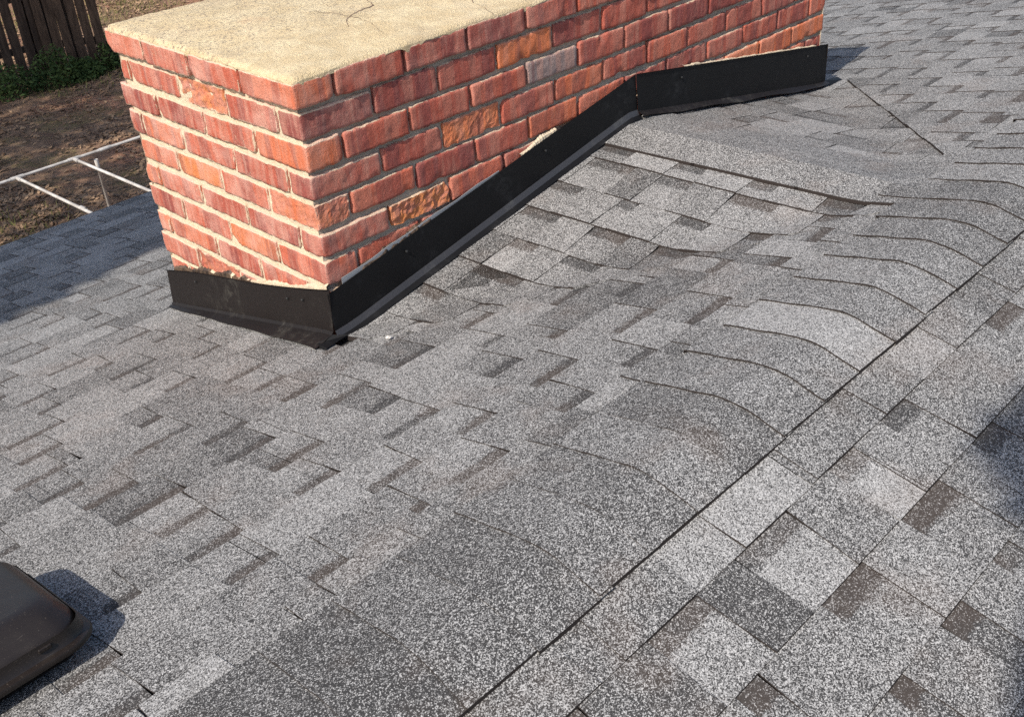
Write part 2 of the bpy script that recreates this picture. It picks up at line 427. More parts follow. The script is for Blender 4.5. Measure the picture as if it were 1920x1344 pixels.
TONE_C= [(-0.161, -0.463, 0.42), (-0.217, -0.307, 0.6), (-0.178, -0.553, 0.62), (-0.497, -0.289, 0.36), (-0.323, -0.163, 0.5), (-0.694, -0.291, 0.33), (-0.688, -0.411, 0.66), (-0.686, -0.623, 0.62), (-0.604, -0.718, 0.62), (-0.483, -0.526, 0.62), (-0.395, -0.631, 0.68), (-0.16, -0.726, 0.68), (-0.227, -0.93, 0.6), (-0.264, -0.744, 0.55), (-0.344, -0.885, 0.45), (-0.385, -1.029, 0.48), (-0.493, -0.801, 0.52), (-0.458, -0.63, 0.72), (-0.547, -0.686, 0.72), (-0.672, -0.149, 0.45), (-0.751, 0.028, 0.45), (-0.844, -0.061, 0.4), (-0.525, -0.108, 0.45), (-0.475, -0.23, 0.42), (-0.498, -0.394, 0.4), (-0.452, 0.108, 0.42), (-0.589, 0.111, 0.58), (-0.673, 0.253, 0.58), (-0.406, -0.015, 0.45), (-0.339, 0.483, 0.45), (-0.425, 0.64, 0.62), (-0.286, 0.766, 0.5), (-0.285, 1.172, 0.64), (0.035, -0.732, 0.5), (0.341, -0.857, 0.5), (0.016, -0.675, 0.5), (0.286, -0.652, 0.6), (-0.727, -0.88, 0.45), (-0.707, -1.041, 0.42), (-0.885, -0.726, 0.6), (-0.978, -0.733, 0.6), (-0.829, -0.874, 0.5), (-1.059, -0.768, 0.6), (-0.605, -0.912, 0.62), (-0.503, -0.989, 0.5)]
TONE_A= [(0.84, -0.176, 0.62), (0.823, -0.323, 0.62), (0.943, -0.395, 0.6), (0.704, -0.194, 0.6), (0.717, -0.334, 0.62), (0.716, -0.493, 0.55), (0.791, -0.589, 0.6), (0.909, -0.67, 0.62), (0.9, -0.857, 0.64), (0.619, -0.55, 0.36), (0.668, -0.596, 0.45), (0.578, -0.109, 0.56), (0.297, -0.221, 0.5), (0.211, -0.151, 0.42), (0.77, -0.699, 0.44), (0.397, -0.315, 0.55), (0.462, -0.437, 0.58), (0.067, -0.064, 0.55), (0.139, -0.107, 0.6)]
TONE_B= [(-0.091, -1.298, 0.8), (0.059, -1.438, 0.85), (-0.293, -1.305, 0.76), (-0.164, -1.44, 0.76), (-0.4, -1.437, 0.72), (0.6, -1.382, 0.8), (0.041, -1.256, 0.5), (0.085, -1.354, 0.3), (-0.005, -1.326, 0.4), (0.171, -1.409, 0.6), (0.368, -1.35, 0.65), (0.151, -1.296, 0.42), (0.354, -1.248, 0.52), (0.572, -1.26, 0.52), (0.798, -1.259, 0.38), (0.938, -1.27, 0.55), (-0.26, -1.444, 0.25), (-0.269, -1.376, 0.3), (-0.383, -1.314, 0.45), (-0.474, -1.317, 0.46), (-0.562, -1.295, 0.46), (-0.521, -1.373, 0.35), (-0.472, -1.416, 0.4), (-0.259, -1.549, 0.55), (-0.111, -1.572, 0.6), (-0.056, -1.48, 0.62), (0.415, -1.423, 0.5), (0.234, -1.477, 0.6), (0.237, -1.571, 0.48), (-0.094, -1.681, 0.32), (-0.18, -1.64, 0.5)]

# ------------------------------------------------------------------ roof surface as one height function
S_ = 0.24; S2 = 0.194; XR = 2.33; YR = -1.14; EAVE_Y = 3.02
def smin(a, b, k):
    h = max(k - abs(a - b), 0.0) / k
    return min(a, b) - h * h * k * 0.25
def smax(a, b, k): return -smin(-a, -b, k)
def H(x, y):
    c = -0.66 - S_ * y
    z = smin(c, -0.66 - S_ * YR + S_ * (y - YR), 0.022)
    if -1.06 < y < 0.012 and -0.4 < x < XR + 0.4:
        cr = smin(-0.66 + S2 * x, -0.66 + S2 * (XR - x), 0.012)
        z = smax(z, cr, 0.012)
    return z

# the house under the roof
house = link(bpy.data.objects.new("house", None)); house.location = (2.0, 1.0, -3.4)
tag(house, "low house under a grey laminated shingle roof, with the brick chimney on it", "house")
def under_house(o):
    o.parent = house
    o.matrix_parent_inverse = Matrix.Translation(-house.location)
    return o

# decking: the felted boards the shingles lie on (also closes the roof beyond the shingles that can be seen)
def deck(name, xs, ys, off):
    v = [(x, y, H(x, y) + off) for y in ys for x in xs]
    nx = len(xs); f = []
    for j in range(len(ys) - 1):
        for i in range(nx - 1):
            f.append((j * nx + i, j * nx + i + 1, (j + 1) * nx + i + 1, (j + 1) * nx + i))
    return obj_from(name, v, f, M_DECK)
def fr(a, b, n): return [a + (b - a) * i / n for i in range(n + 1)]
roof_s = under_house(deck("roof_slope", fr(-2.6, 0, 26) + fr(0.05, 2.4, 48) + fr(2.5, 6.6, 12), fr(YR, 0.0, 38) + fr(0.02, EAVE_Y - 0.02, 20), -0.008))
roof_n = under_house(deck("roof_slope", fr(-2.6, 6.6, 12), fr(-4.05, YR, 40), -0.008))

def shingle_mesh(pieces, P, e, tfun, lift=0.0, cutlines=(), lap=0.028, butt=0.0042, tabh=0.0021):
    """pieces: (u0,u1,is_tab,tone). P(u,v)->plan point. One shingle as one closed-looking mesh draped on the roof."""
    verts, faces, cols = [], [], []
    def top(u, v):
        x, y = P(u, v)
        o = lift + butt * (1 - v / e) + 0.0012
        return x, y, o
    def quad(pts, cs):
        b = len(verts)
        for x, y, o in pts: verts.append((x, y, H(x, y) + o))
        faces.append(tuple(range(b, b + 4))); cols.append(cs)
    for (u0, u1, tab, tone, skew) in pieces:
        nseg = max(1, int((u1 - u0) / 0.06 + 0.5))
        vs = [0.0, e * 0.35, e * 0.70, e * 0.80, e, e + lap]
        th = tabh if tab else 0.0
        def U(i, v):
            base = u0 + (u1 - u0) * i / nseg
            k = 0
            if tab:
                s = (v / e - 0.5)
                if i == 0: k = skew[0] * s
                elif i == nseg: k = skew[1] * s
            return base + k
        def bd(v): return 0.0 if tab else (1.0 if v > e * 0.78 else (0.0 if v < e * 0.69 else 0.3))
        for i in range(nseg):
            for j in range(len(vs) - 1):
                ps = []
                cs = []
                for (ii, vv) in ((i, vs[j]), (i + 1, vs[j]), (i + 1, vs[j + 1]), (i, vs[j + 1])):
                    x, y, o = top(U(ii, vv), vv); ps.append((x, y, o + th)); cs.append((tone, 0.0, bd(vv)))
                quad(ps, cs)
            # butt face
            ps = []
            for (ii, dz) in ((i, -0.007), (i + 1, -0.007), (i + 1, th), (i, th)):
                x, y, o = top(U(ii, 0.0), 0.0); ps.append((x, y, (o + dz) if dz > -0.001 else lift - 0.006))
            quad(ps, [(tone, 1.0, 0.0)] * 4)
        if tab:
            for side in (0, nseg):
                for j in range(len(vs) - 2):
                    ps = []
                    for (vv, dz) in ((vs[j], -0.001), (vs[j + 1], -0.001), (vs[j + 1], th), (vs[j], th)):
                        x, y, o = top(U(side, vv), vv); ps.append((x, y, o + dz))
                    quad(ps if side == 0 else ps[::-1], [(tone, 1.0, 0.0)] * 4)
    return verts, faces, cols

FIELD = None
def make_shingle(pieces, P, e, parent, lift=0.0, cuts=(), rim=0.0, name="shingle", kw_edge=1.0, **kw):
    verts, faces, cols = shingle_mesh(pieces, P, e, None, lift, **kw)
    if FIELD is not None:
        k0 = len(FIELD[0]); FIELD[0].extend(verts); FIELD[1].extend([tuple(i + k0 for i in f) for f in faces]); FIELD[2].extend(cols)
        return None
    bm = bmesh.new()
    cl = bm.loops.layers.float_color.new('tone')
    vv = [bm.verts.new(v) for v in verts]
    for f, cs in zip(faces, cols):
        bf = bm.faces.new([vv[i] for i in f])
        for lp, c in zip(bf.loops, cs): lp[cl] = (*c, 1.0)
    for (px, py, nx, ny) in cuts:       # keep the side the normal points away from
        geom = bm.verts[:] + bm.edges[:] + bm.faces[:]
        r = bmesh.ops.bisect_plane(bm, geom=geom, plane_co=(px, py, 0), plane_no=(nx, ny, 0), clear_outer=True, dist=1e-5)
        if rim and bm.faces:
            es = [g for g in r['geom_cut'] if isinstance(g, bmesh.types.BMEdge)]
            if es:
                q = bmesh.ops.extrude_edge_only(bm, edges=es)
                for g in q['geom']:
                    if isinstance(g, bmesh.types.BMVert): g.co.z -= rim
                    if isinstance(g, bmesh.types.BMFace):
                        for lp in g.loops: lp[cl] = (0.5, kw_edge, 0.0, 1.0)
    if len(bm.faces) < 3:
        bm.free(); return None
    bmesh.ops.remove_doubles(bm, verts=bm.verts[:], dist=0.00005)
    me = bpy.data.meshes.new(name)
    bm.to_mesh(me); bm.free()
    me.materials.append(M_SH)
    o = link(bpy.data.objects.new(name, me), parent)
    return o

def pick_tone(hints, x, y, rnd, rad=0.075):
    best, bt = rad, None
    for hx, hy, t in hints:
        d = math.hypot(hx - x, hy - y)
        if d < best: best, bt = d, t
    if bt is not None: return bt + rnd.uniform(-0.03, 0.03)
    r = rnd.random()
    if r < 0.16: return rnd.uniform(0.30, 0.40)
    if r < 0.36: return rnd.uniform(0.64, 0.76)
    return rnd.uniform(0.46, 0.62)

def gaps_for(umin, umax, fixed, rnd):
    g = [(a, b) for a, b in fixed]
    u = umin + rnd.uniform(-0.05, 0.1)
    while u < umax:
        w = rnd.choice([0.06, 0.09, 0.11, 0.13]) * rnd.uniform(0.9, 1.1)
        if all(u + w + 0.07 < a or u - 0.07 > b for a, b in fixed): g.append((u, u + w))
        u += w + rnd.choice([0.10, 0.13, 0.17, 0.12]) * rnd.uniform(0.9, 1.15)
    return sorted(g)

def course(P, e, umin, umax, fixed, hints, parent, rnd, cuts=(), first=None, length=1.0, **kw):
    """one course: split into shingles 1 m long, each split into raised tabs and recessed gaps"""
    gs = gaps_for(umin, umax, fixed, rnd)
    u = umin if first is None else umin - first
    while u < umax - 0.01:
        a, b = max(u, umin), min(u + length, umax)
        if b - a > 0.02:
            marks = []
            cur = a
            for g0, g1 in gs:
                g0c, g1c = max(g0, a), min(g1, b)
                if g1c - g0c < 0.015: continue
                if g0c - cur > 0.004: marks.append((cur, g0c, True))
                marks.append((g0c, g1c, False)); cur = g1c
            if b - cur > 0.004: marks.append((cur, b, True))
            pcs = []
            for m0, m1, tab in marks:
                x, y = P((m0 + m1) / 2, e * 0.5)
                t = pick_tone(hints, x, y, rnd)
                if not tab and not hints: t -= 0.03
                m0 += 0.0006 if abs(m0 - a) < 1e-6 else 0; m1 -= 0.0006 if abs(m1 - b) < 1e-6 else 0
                pcs.append((m0, m1, tab, t, (rnd.uniform(-0.010, 0.010), rnd.uniform(-0.010, 0.010))))
            jit = rnd.uniform(-0.0015, 0.0015); lift = kw.get('lift', 0.0) + rnd.uniform(0, 0.0012)
            k2 = dict(kw); k2['lift'] = lift
            make_shingle(pcs, (lambda uu, vv, j=jit: P(uu, vv + j)), e, parent, cuts=cuts, **k2)
        u += length

# valley lines in plan
VA = (-0.02, -0.015); VJ = (1.13, -0.945)
dx, dy = VJ[0] - VA[0], VJ[1] - VA[1]; L = math.hypot(dx, dy)
nA = (dy / L, -dx / L)                      # points to -x-y side (the main slope)
OFFA = 0.06
pA = (VA[0] + nA[0] * OFFA, VA[1] + nA[1] * OFFA)
VD0 = (2.385, -0.10); VD1 = (1.39, -0.934)
dx, dy = VD1[0] - VD0[0], VD1[1] - VD0[1]; L = math.hypot(dx, dy)
nD = (-dy / L, dx / L)
if nD[0] < 0: nD = (-nD[0], -nD[1])         # points to +x-y side (the main slope)

# main slope: courses run along X, butts face the eave (+Y)
EC = 0.1315
bands = {}
for y, a, b in BANDS_C:
    k = round((y - 0.03 + 0.873) / EC) + 1
    bands.setdefault(k, []).append((a, b))
for k in range(0, 30):
    yb = -0.873 + EC * k
    if yb > EAVE_Y + 0.01: break
    P = lambda u, v, yb=yb: (u, yb - v)
    rnd = random.Random(100 + k)
    fx = bands.get(k, [])
    off = rnd.uniform(0, 0.95)
    if yb <= 0.02:
        xa = VA[0] + (VJ[0] - VA[0]) * min(1, max(0, (yb - 0.16 - VA[1]) / (VJ[1] - VA[1]))) + 0.02
        xd = VD0[0] + (VD1[0] - VD0[0]) * min(1, max(0, (yb - 0.16 - VD0[1]) / (VD1[1] - VD0[1]))) - 0.12
        if yb < -0.80:
            course(P, EC, -1.55, 5.2, fx, TONE_C, roof_s, rnd, first=off, cuts=())
        else:
            course(P, EC, -1.55, xa + 0.02, fx, TONE_C, roof_s, rnd, first=off, cuts=((pA[0] - nA[0] * 0.03, pA[1] - nA[1] * 0.03, -nA[0], -nA[1]),))
            course(P, EC, max(xd, 1.3), 5.2, [], TONE_C, roof_s, rnd, first=off, cuts=((VD0[0], VD0[1], -nD[0], -nD[1]),), lift=0.004, rim=0.011)
    elif yb - EC < 0.80:
        course(P, EC, -1.55, -0.035, fx, TONE_C, roof_s, rnd, first=off)
        course(P, EC, XR + 0.035, 5.2, [], [], roof_s, rnd, first=off)
    else:
        course(P, EC, -1.25 if yb < 1.9 else -0.75, 4.9, fx, TONE_C, roof_s, rnd, first=off)

# cricket behind the chimney, lower-left face: courses run along Y, butts face -X
A_X = [1.0, 0.943, 0.800, 0.665, 0.530, 0.395, 0.262, 0.130, 0.0]
bandsA = {}
for x, a, b in BANDS_A:
    k = min(range(1, len(A_X)), key=lambda i: abs(A_X[i] - 0.028 - x))
    bandsA.setdefault(k + 1, []).append((-b, -a))
for k in range(1, len(A_X)):
    xb = A_X[k]; e = (A_X[k - 1] - xb)
    P = lambda u, v, xb=xb: (xb + 0.035 * u + v, -u)
    rnd = random.Random(300 + k)
    course(P, e, 0.012, 1.02, bandsA.get(k, []), TONE_A, roof_s, rnd, cuts=((pA[0], pA[1], nA[0], nA[1]), (0, -0.012, 0, 1)), lift=0.0012, lap=0.03 if k > 1 else 0.06, rim=0.007, kw_edge=0.0)
# far face of the cricket: butts face +X, cut over the main slope along the valley
for k in range(0, 9):
    xb = 1.33 + 0.135 * k
    P = lambda u, v, xb=xb: (xb - v, -u)
    rnd = random.Random(340 + k)
    course(P, 0.135, 0.012, 1.0, [], TONE_A if k < 0 else [(1.55, -0.80, 0.35), (1.50, -0.55, 0.42), (1.75, -0.35, 0.42)], roof_s, rnd,
           cuts=((VD0[0] + nD[0] * 0.04, VD0[1] + nD[1] * 0.04, nD[0], nD[1]), (0, -0.012, 0, 1)), lift=-0.001, butt=0.003, tabh=0.0016)
# long pieces folded over the cricket's ridge
for i, (y0, y1, t) in enumerate(((-0.012, -0.34, 0.52), (-0.34, -0.66, 0.52), (-0.66, -0.985, 0.48))):
    x0a, x0b = 1.012, 1.012
    P = lambda u, v: (1.012 + 0.05 * u + v, -u)
    make_shingle([(-y0, -y1 + 0.012 * (i < 2), True, t, (0, 0))], P, 0.33, roof_s, lift=0.0068 + 0.0006 * i, name="cricket_ridge_cap",
                 lap=0.0, butt=0.001, tabh=0.002)

# ridge caps of the main ridge, each lapping over the one before it
CAPX = [-1.25, -1.11, -0.975, -0.845, -0.714, -0.585, -0.454, -0.335, -0.215, -0.090, 0.038, 0.174, 0.299, 0.433, 0.563, 0.698, 0.824, 0.955, 1.085, 1.225, 1.36, 1.49, 1.62, 1.76, 1.89, 2.02, 2.15, 2.29, 2.42, 2.55, 2.68, 2.81, 2.94, 3.07, 3.2] + [3.2 + 0.13 * q for q in range(1, 27)]
CAPX = [-2.6 + 0.135 * q for q in range(0, 10)] + CAPX
CAPT = [.32, .30, .29, .28, .42, .34, .45, .42, .52, .36, .49, .52, .80, .50, .57, .52, .42, .38, .36, .60, .55, .5, .6]
FLAT = {5, 7, 9}
for i in range(len(CAPX) - 1):
    x0, x1 = CAPX[i], CAPX[i + 1]
    i -= 10
    t = CAPT[i] if 0 <= i < len(CAPT) else R.uniform(0.35, 0.7)
    y0, y1 = -0.937 + (0.07 if i == 18 else 0.0) + R.uniform(-0.006, 0.006), -1.250 + R.uniform(-0.003, 0.003)
    w0 = R.uniform(-0.006, 0.006); e = x1 - x0
    nv = 16; verts = []; cols = []; faces = []
    us = [0.0, 0.25, 0.5, 0.75, 1.0, 1.22]
    b = bmesh.new(); cl = b.loops.layers.float_color.new('tone')
    grid = {}
    for a, uu in enumerate(us):
        for j in range(nv + 1):
            y = y0 + (y1 - y0) * j / nv
            x = x0 + e * uu + 0.10 * (y - YR) * 0.4 + w0 * (j / nv - 0.5)
            z = H(x, y) + 0.0112 + (0.0010 if i in FLAT else (0.0024 if i < 10 else 0.0040)) * (1 - uu) + 0.0008 * math.sin(j * 1.3 + i)
            grid[a, j] = b.verts.new((x, y, z))
    def face(vs, ed):
        f = b.faces.new(vs)
        for lp in f.loops: lp[cl] = (t, ed, 0.0, 1.0)
        return f
    for a in range(len(us) - 1):
        for j in range(nv): face((grid[a, j], grid[a, j + 1], grid[a + 1, j + 1], grid[a + 1, j]), 0.0)
    def skirt(seq, down):
        lo = [b.verts.new((v.co.x, v.co.y, v.co.z - down)) for v in seq]
        for q in range(len(seq) - 1): face((seq[q], lo[q], lo[q + 1], seq[q + 1]), 1.0)
    skirt([grid[0, j] for j in range(nv + 1)], 0.0034)
    skirt([grid[a, nv] for a in range(len(us) - 1)], 0.011)
    skirt([grid[a, 0] for a in range(len(us) - 1)], 0.011)
    me = bpy.data.meshes.new("ridge_cap"); b.to_mesh(me); b.free(); me.materials.append(M_SH)
    link(bpy.data.objects.new("ridge_cap", me), roof_n)

# near slope: courses along X, butts face -Y
EB = 0.1355
bB = {}
for y, a, b_ in BANDS_B:
    k = round((-1.335 - (y + 0.03)) / EB) + 1
    bB.setdefault(k, []).append((a, b_))
for k in range(0, 10):
    yb = -1.335 - EB * k
    P = lambda u, v, yb=yb: (u, yb + v)
    rnd = random.Random(500 + k)
    course(P, EB, -1.3, 3.2 if k < 6 else 2.2, bB.get(k, []), TONE_B, roof_n, rnd, first=rnd.uniform(0, .9), lap=0.028)

# the same courses carried on to the rakes, beyond what can be picked apart: one joined mesh per slope
def flush_field(parent):
    me = bpy.data.meshes.new("shingle_field"); me.from_pydata(FIELD[0], [], FIELD[1]); me.materials.append(M_SH)
    ca = me.color_attributes.new('tone', 'FLOAT_COLOR', 'CORNER')
    flat = []
    for cs in FIELD[2]:
        for c in cs: flat.extend((*c, 1.0))
    ca.data.foreach_set('color', flat)
    o = link(bpy.data.objects.new("shingle_field", me), parent); o['kind'] = 'stuff'
FIELD = ([], [], [])
for k in range(0, 30):
    yb = -0.873 + EC * k
    if yb > EAVE_Y + 0.01: break
    P = lambda u, v, yb=yb: (u, yb - v)
    rnd = random.Random(700 + k)
    a0 = -1.55 if yb - EC < 0.80 else (-1.25 if yb < 1.9 else -0.75)
    a1 = 5.2 if yb - EC < 0.80 else 4.9
    course(P, EC, -2.6, a0, [], [], roof_s, rnd); course(P, EC, a1, 6.6, [], [], roof_s, rnd)
flush_field(roof_s)
FIELD = ([], [], [])
for k in range(0, 20):
    yb = -1.335 - EB * k
    P = lambda u, v, yb=yb: (u, yb + v)
    rnd = random.Random(760 + k)
    if k < 10:
        course(P, EB, -2.6, -1.3, [], [], roof_n, rnd); course(P, EB, 3.2 if k < 6 else 2.2, 6.6, [], [], roof_n, rnd)
    else: course(P, EB, -2.6, 6.6, [], [], roof_n, rnd)
flush_field(roof_n)
FIELD = None

# walls, fascia and gutter-less eave
zE = H(0, EAVE_Y)
def hb(*a, **k): return under_house(box_obj(*a, **k))
hb("fascia", -2.6, 6.6, EAVE_Y - 0.045, EAVE_Y - 0.02, zE - 0.19, zE - 0.012, M_FASC)
hb("drip_edge", -2.6, 6.6, EAVE_Y - 0.02, EAVE_Y - 0.008, zE - 0.035, zE - 0.004, M_HEM)
hb("wall", -2.3, 6.3, EAVE_Y - 0.5, EAVE_Y - 0.4, -3.38, zE - 0.10, M_WALL)
hb("soffit", -2.6, 6.6, EAVE_Y - 0.40, EAVE_Y - 0.046, zE - 0.16, zE - 0.145, M_FASC)
hb("wall", -2.3, -2.2, -3.6, EAVE_Y - 0.51, -3.38, -1.50, M_WALL)
hb("wall", 6.2, 6.3, -3.6, EAVE_Y - 0.51, -3.38, -1.50, M_WALL)

# ------------------------------------------------------------------ chimney
chim = link(bpy.data.objects.new("chimney", None)); chim.location = (0, 0, -0.70)
tag(chim, "long red brick chimney with a flat cement top and black metal flashing on the roof", "chimney")
def under_chim(o, keep=True):
    o.parent = chim
    o.matrix_parent_inverse = Matrix.Translation(-chim.location)
    return o
HR = 0.07486; BH = 0.0660; WY = 0.826
LEFTJ = {1: [0.21, 0.432, 0.652], 2: [0.093, 0.307, 0.526, 0.776], 3: [0.207, 0.435, 0.666], 4: [0.092, 0.323, 0.566, 0.775], 5: [0.195, 0.411, 0.627],
         6: [0.087, 0.313, 0.531, 0.755], 7: [0.199, 0.421, 0.659], 8: [0.091, 0.302, 0.514, 0.759], 9: [0.205, 0.425, 0.637],
         10: [0.095, 0.31, 0.52, 0.719], 11: [0.205, 0.42, 0.63], 12: [0.09, 0.31, 0.52, 0.73]}
SK = 0.2115
def brick(x0, x1, y0, y1, zt, hue, smear_lit, erode, rnd, nvis):
    """one brick with worn arrises and a slightly uneven face; erode > 0 eats the visible face"""
    cx, cy, cz = (x0 + x1) / 2, (y0 + y1) / 2, zt - BH / 2
    cz += rnd.uniform(-0.0015, 0.0015)
    hx, hy, hz = (x1 - x0) / 2, (y1 - y0) / 2, BH / 2 * rnd.uniform(0.90, 1.04)
    gr = 0.0065 if nvis else 0.03
    nx = max(2, int(hx * 2 / gr)); ny = max(2, int(hy * 2 / gr)); nz = 9 if nvis else 3
    b = bmesh.new(); cl = b.loops.layers.float_color.new('tone')
    vmap = {}
    sd = Vector((rnd.uniform(0, 50), rnd.uniform(0, 50), rnd.uniform(0, 50)))
    chips = [(Vector((rnd.choice((-hx, hx)) if rnd.random() < .5 else rnd.uniform(-hx, hx), rnd.choice((-hy, hy)), rnd.choice((-hz, hz)))), rnd.choice((0.007, 0.010, 0.014, 0.024))) for _ in range(rnd.choice((2, 4, 6)))]
    tw = rnd.uniform(-0.010, 0.010)
    def vert(i, j, k):
        key = (i, j, k)
        if key in vmap: return vmap[key]
        p = Vector((-hx + 2 * hx * i / nx, -hy + 2 * hy * j / ny, -hz + 2 * hz * k / nz))
        q = p.copy(); r = 0.0026
        c = Vector((max(-hx + r, min(hx - r, p.x)), max(-hy + r, min(hy - r, p.y)), max(-hz + r, min(hz - r, p.z))))
        d = p - c
        if d.length > r: q = c + d.normalized() * r
        n = mn.noise_vector((p + sd) * 38) * 0.0016 + mn.noise_vector((p + sd) * 90) * 0.0008 + mn.noise_vector((p + sd) * 9) * 0.0010 + mn.noise_vector((p + sd) * 170) * 0.0007
        q += n
        eg = min(hz - abs(p.z), max(min(hx - abs(p.x), 1), 0) if abs(abs(p.y) - hy) < 1e-4 else (hy - abs(p.y)))
        if eg < 0.005: q -= Vector((q.x / max(hx, .01) * 0.4, q.y / max(hy, .01) * 0.4, q.z / hz)) * max(0.0, 0.0035 * (mn.noise((p + sd) * 70) + 0.1))
        for cp, cr in chips:
            w = (q - cp).length
            if w < cr: q += (-cp).normalized() * (cr - w) * 0.35
        if erode:
            nn = mn.noise((p + sd) * 45) + 0.6 * mn.noise((p + sd) * 110)
            ed = 0.35 + 0.65 * min(1.0, min(abs(abs(p.z) - hz), 0.02) / 0.012)
            if 'x' in nvis and i == 0: q.x += erode * ed * (0.55 + nn)
            if 'y' in nvis and j == 0: q.y += erode * ed * (0.55 + nn)
        q.z += tw * q.x if 'y' in nvis else tw * q.y
        vmap[key] = b.verts.new(q); return vmap[key]
    def patch(fn, na, nb):
        for a in range(na):
            for c_ in range(nb):
                f = b.faces.new((vert(*fn(a, c_)), vert(*fn(a + 1, c_)), vert(*fn(a + 1, c_ + 1)), vert(*fn(a, c_ + 1))))
                f.smooth = not erode
                for lp in f.loops:
                    c3 = lp.vert.co
                    ed = min(hz - abs(c3.z), max(hx - abs(c3.x), hy - abs(c3.y)) if True else 1)
                    lp[cl] = (hue, smear_lit + ((0.42 if smear_lit > 0.4 else 0.22) if ed < 0.004 else 0.0), (1.0 if erode > 0.0045 else 0.35) if erode else 0.0, 1.0)
    patch(lambda a, c: (a, 0, c), nx, nz); patch(lambda a, c: (nx - a, ny, c), nx, nz)
    patch(lambda a, c: (0, ny - a, c), ny, nz); patch(lambda a, c: (nx, a, c), ny, nz)
    patch(lambda a, c: (a, c, nz), nx, ny); patch(lambda a, c: (a, ny - c, 0), nx, ny)
    me = bpy.data.meshes.new("brick"); b.to_mesh(me); b.free(); me.materials.append(M_BR)
    o = bpy.data.objects.new("brick", me); sc.collection.objects.link(o)
    o.location = (cx, cy, cz); under_chim(o)
    return o

HUE_R = {(1, 1): .30, (1, 2): .26, (1, 3): .20, (1, 4): .30, (2, 0): .10, (2, 1): .16, (2, 2): .22, (2, 3): .76, (2, 4): .24, (2, 5): .3, (3, 0): .52, (3, 1): .34, (3, 2): .30, (3, 3): .38,
         (3, 4): 1.0, (3, 5): .32, (4, 0): .28, (4, 1): .26, (4, 2): .74, (4, 3): .34, (4, 4): .62, (4, 5): .34, (5, 0): .34, (5, 1): .46, (5, 2): .20, (5, 3): .30, (5, 4): .62,
         (5, 5): .50, (6, 0): .30, (6, 1): .86, (6, 2): .45, (6, 8): .74, (6, 9): .66, (6, 10): .72, (7, 0): .42, (7, 1): .40}
HUE_L = {(1, 0): .60, (1, 1): .42, (1, 2): .40, (1, 3): .52, (2, 2): .72, (3, 0): .66, (3, 3): .2, (4, 0): .5, (4, 3): .66, (5, 0): .62, (5, 2): .84, (5, 3): .6, (6, 4): .66, (7, 0): .5, (7, 1): .76,
         (8, 4): .66, (8, 3): .62}
for r in range(1, 13):
    rnd = random.Random(900 + r)
    zt = -(r - 1) * HR
    jit = rnd.uniform(-0.002, 0.002)
    out = 0.011 if r == 1 else 0.0
    jj = 0.0050
    # right (long) face
    edges = [0.0]
    x = SK / 2 if r % 2 else SK
    while x < XR - 0.05:
        edges.append(x + rnd.uniform(-0.004, 0.004)); x += SK
    edges.append(XR + 2 * jj - jj)
    lj = LEFTJ[r]
    for i in range(len(edges) - 1):
        a, b_ = edges[i] + (jj if i else 0), edges[i + 1] - jj
        mid = (a + b_) / 2
        if zt - BH < min(H(mid, -0.01), H(mid, -0.01)) - 0.05: continue
        if zt < H(mid, -0.01) - 0.02: continue
        hue = HUE_R.get((r, i), rnd.choice([.18, .26, .30, .34, .38, .44, .30, .24, .62]))
        er = 0.006 if (r, i) in ((6, 1),) else (0.0025 if (r, i) in ((5, 0), (4, 2)) else 0.0)
        dep = 0.095
        if i == 0:          # corner brick: its other face shows on the left side
            yb = lj[0] - jj
            o = brick(-out - 0.0005, b_, -out * 0.4 + jit, yb, zt, HUE_L.get((r, 0), hue) if r in (1, 3, 5, 7) else hue, 0.42, er, rnd, 'xy' if er else 'xy')
        else:
            oy = rnd.uniform(-0.002, 0.002) - out * 0.4
            brick(a, b_, oy + jit, dep, zt, hue, 0.10 if r > 1 else 0.3, er, rnd, 'y')
    # left face
    le = lj + [WY + jj + {1: 0.020, 2: -0.006, 3: 0.024, 4: 0.012, 7: 0.012, 9: 0.006}.get(r, rnd.uniform(-.008, .006))]
    for i in range(len(le) - 1):
        a, b_ = le[i] + jj, le[i + 1] - jj
        if b_ - a < 0.03: continue
        mid = (a + b_) / 2
        if zt < H(-0.02, mid) - 0.05: continue
        hue = HUE_L.get((r, i + 1), rnd.choice([.30, .36, .40, .46, .40, .34]))
        er = 0.0050 if (r, i) in ((2, 1),) else (0.0030 if (r, i) in ((9, 1),) else 0.0)
        if er: rnd.random()
        ox = rnd.uniform(-0.0025, 0.0015) - out
        if i == len(le) - 2: ox += rnd.uniform(-0.003, 0.0)
        brick(ox - er * 0.5, 0.095, a, b_, zt, hue, 0.66 if not er else 0.45, er, rnd, 'x')
    # corner brick of a header/stretcher pair hidden by the height test above still has to show on the left
    if zt < H(0.05, -0.01) - 0.02 and zt > H(-0.02, 0.1) - 0.1:
        brick(0.001, 0.10, 0.0, lj[0] - jj, zt, 0.4, 0.5, 0, rnd, 'xy')
    # far long side and far end, roughly seen from a step aside
    x = (SK / 2 if r % 2 else SK); ee = [0.10] + [x + SK * q for q in range(0, 12) if 0.15 < x + SK * q < XR - 0.05] + [XR]
    if r <= 9:
        for i in range(len(ee) - 1):
            brick(ee[i] + jj, ee[i + 1] - jj, WY - 0.09, WY + rnd.uniform(-.002, .002), zt, rnd.choice([.26, .34, .4, .2]), 0.2, 0, rnd, '')
        yy = [0.10, 0.31, 0.52, WY - 0.10]
        for i in range(3):
            brick(XR - 0.09, XR, yy[i] + jj, yy[i + 1] - jj, zt, rnd.choice([.26, .34, .4, .2]), 0.2, 0, rnd, '')

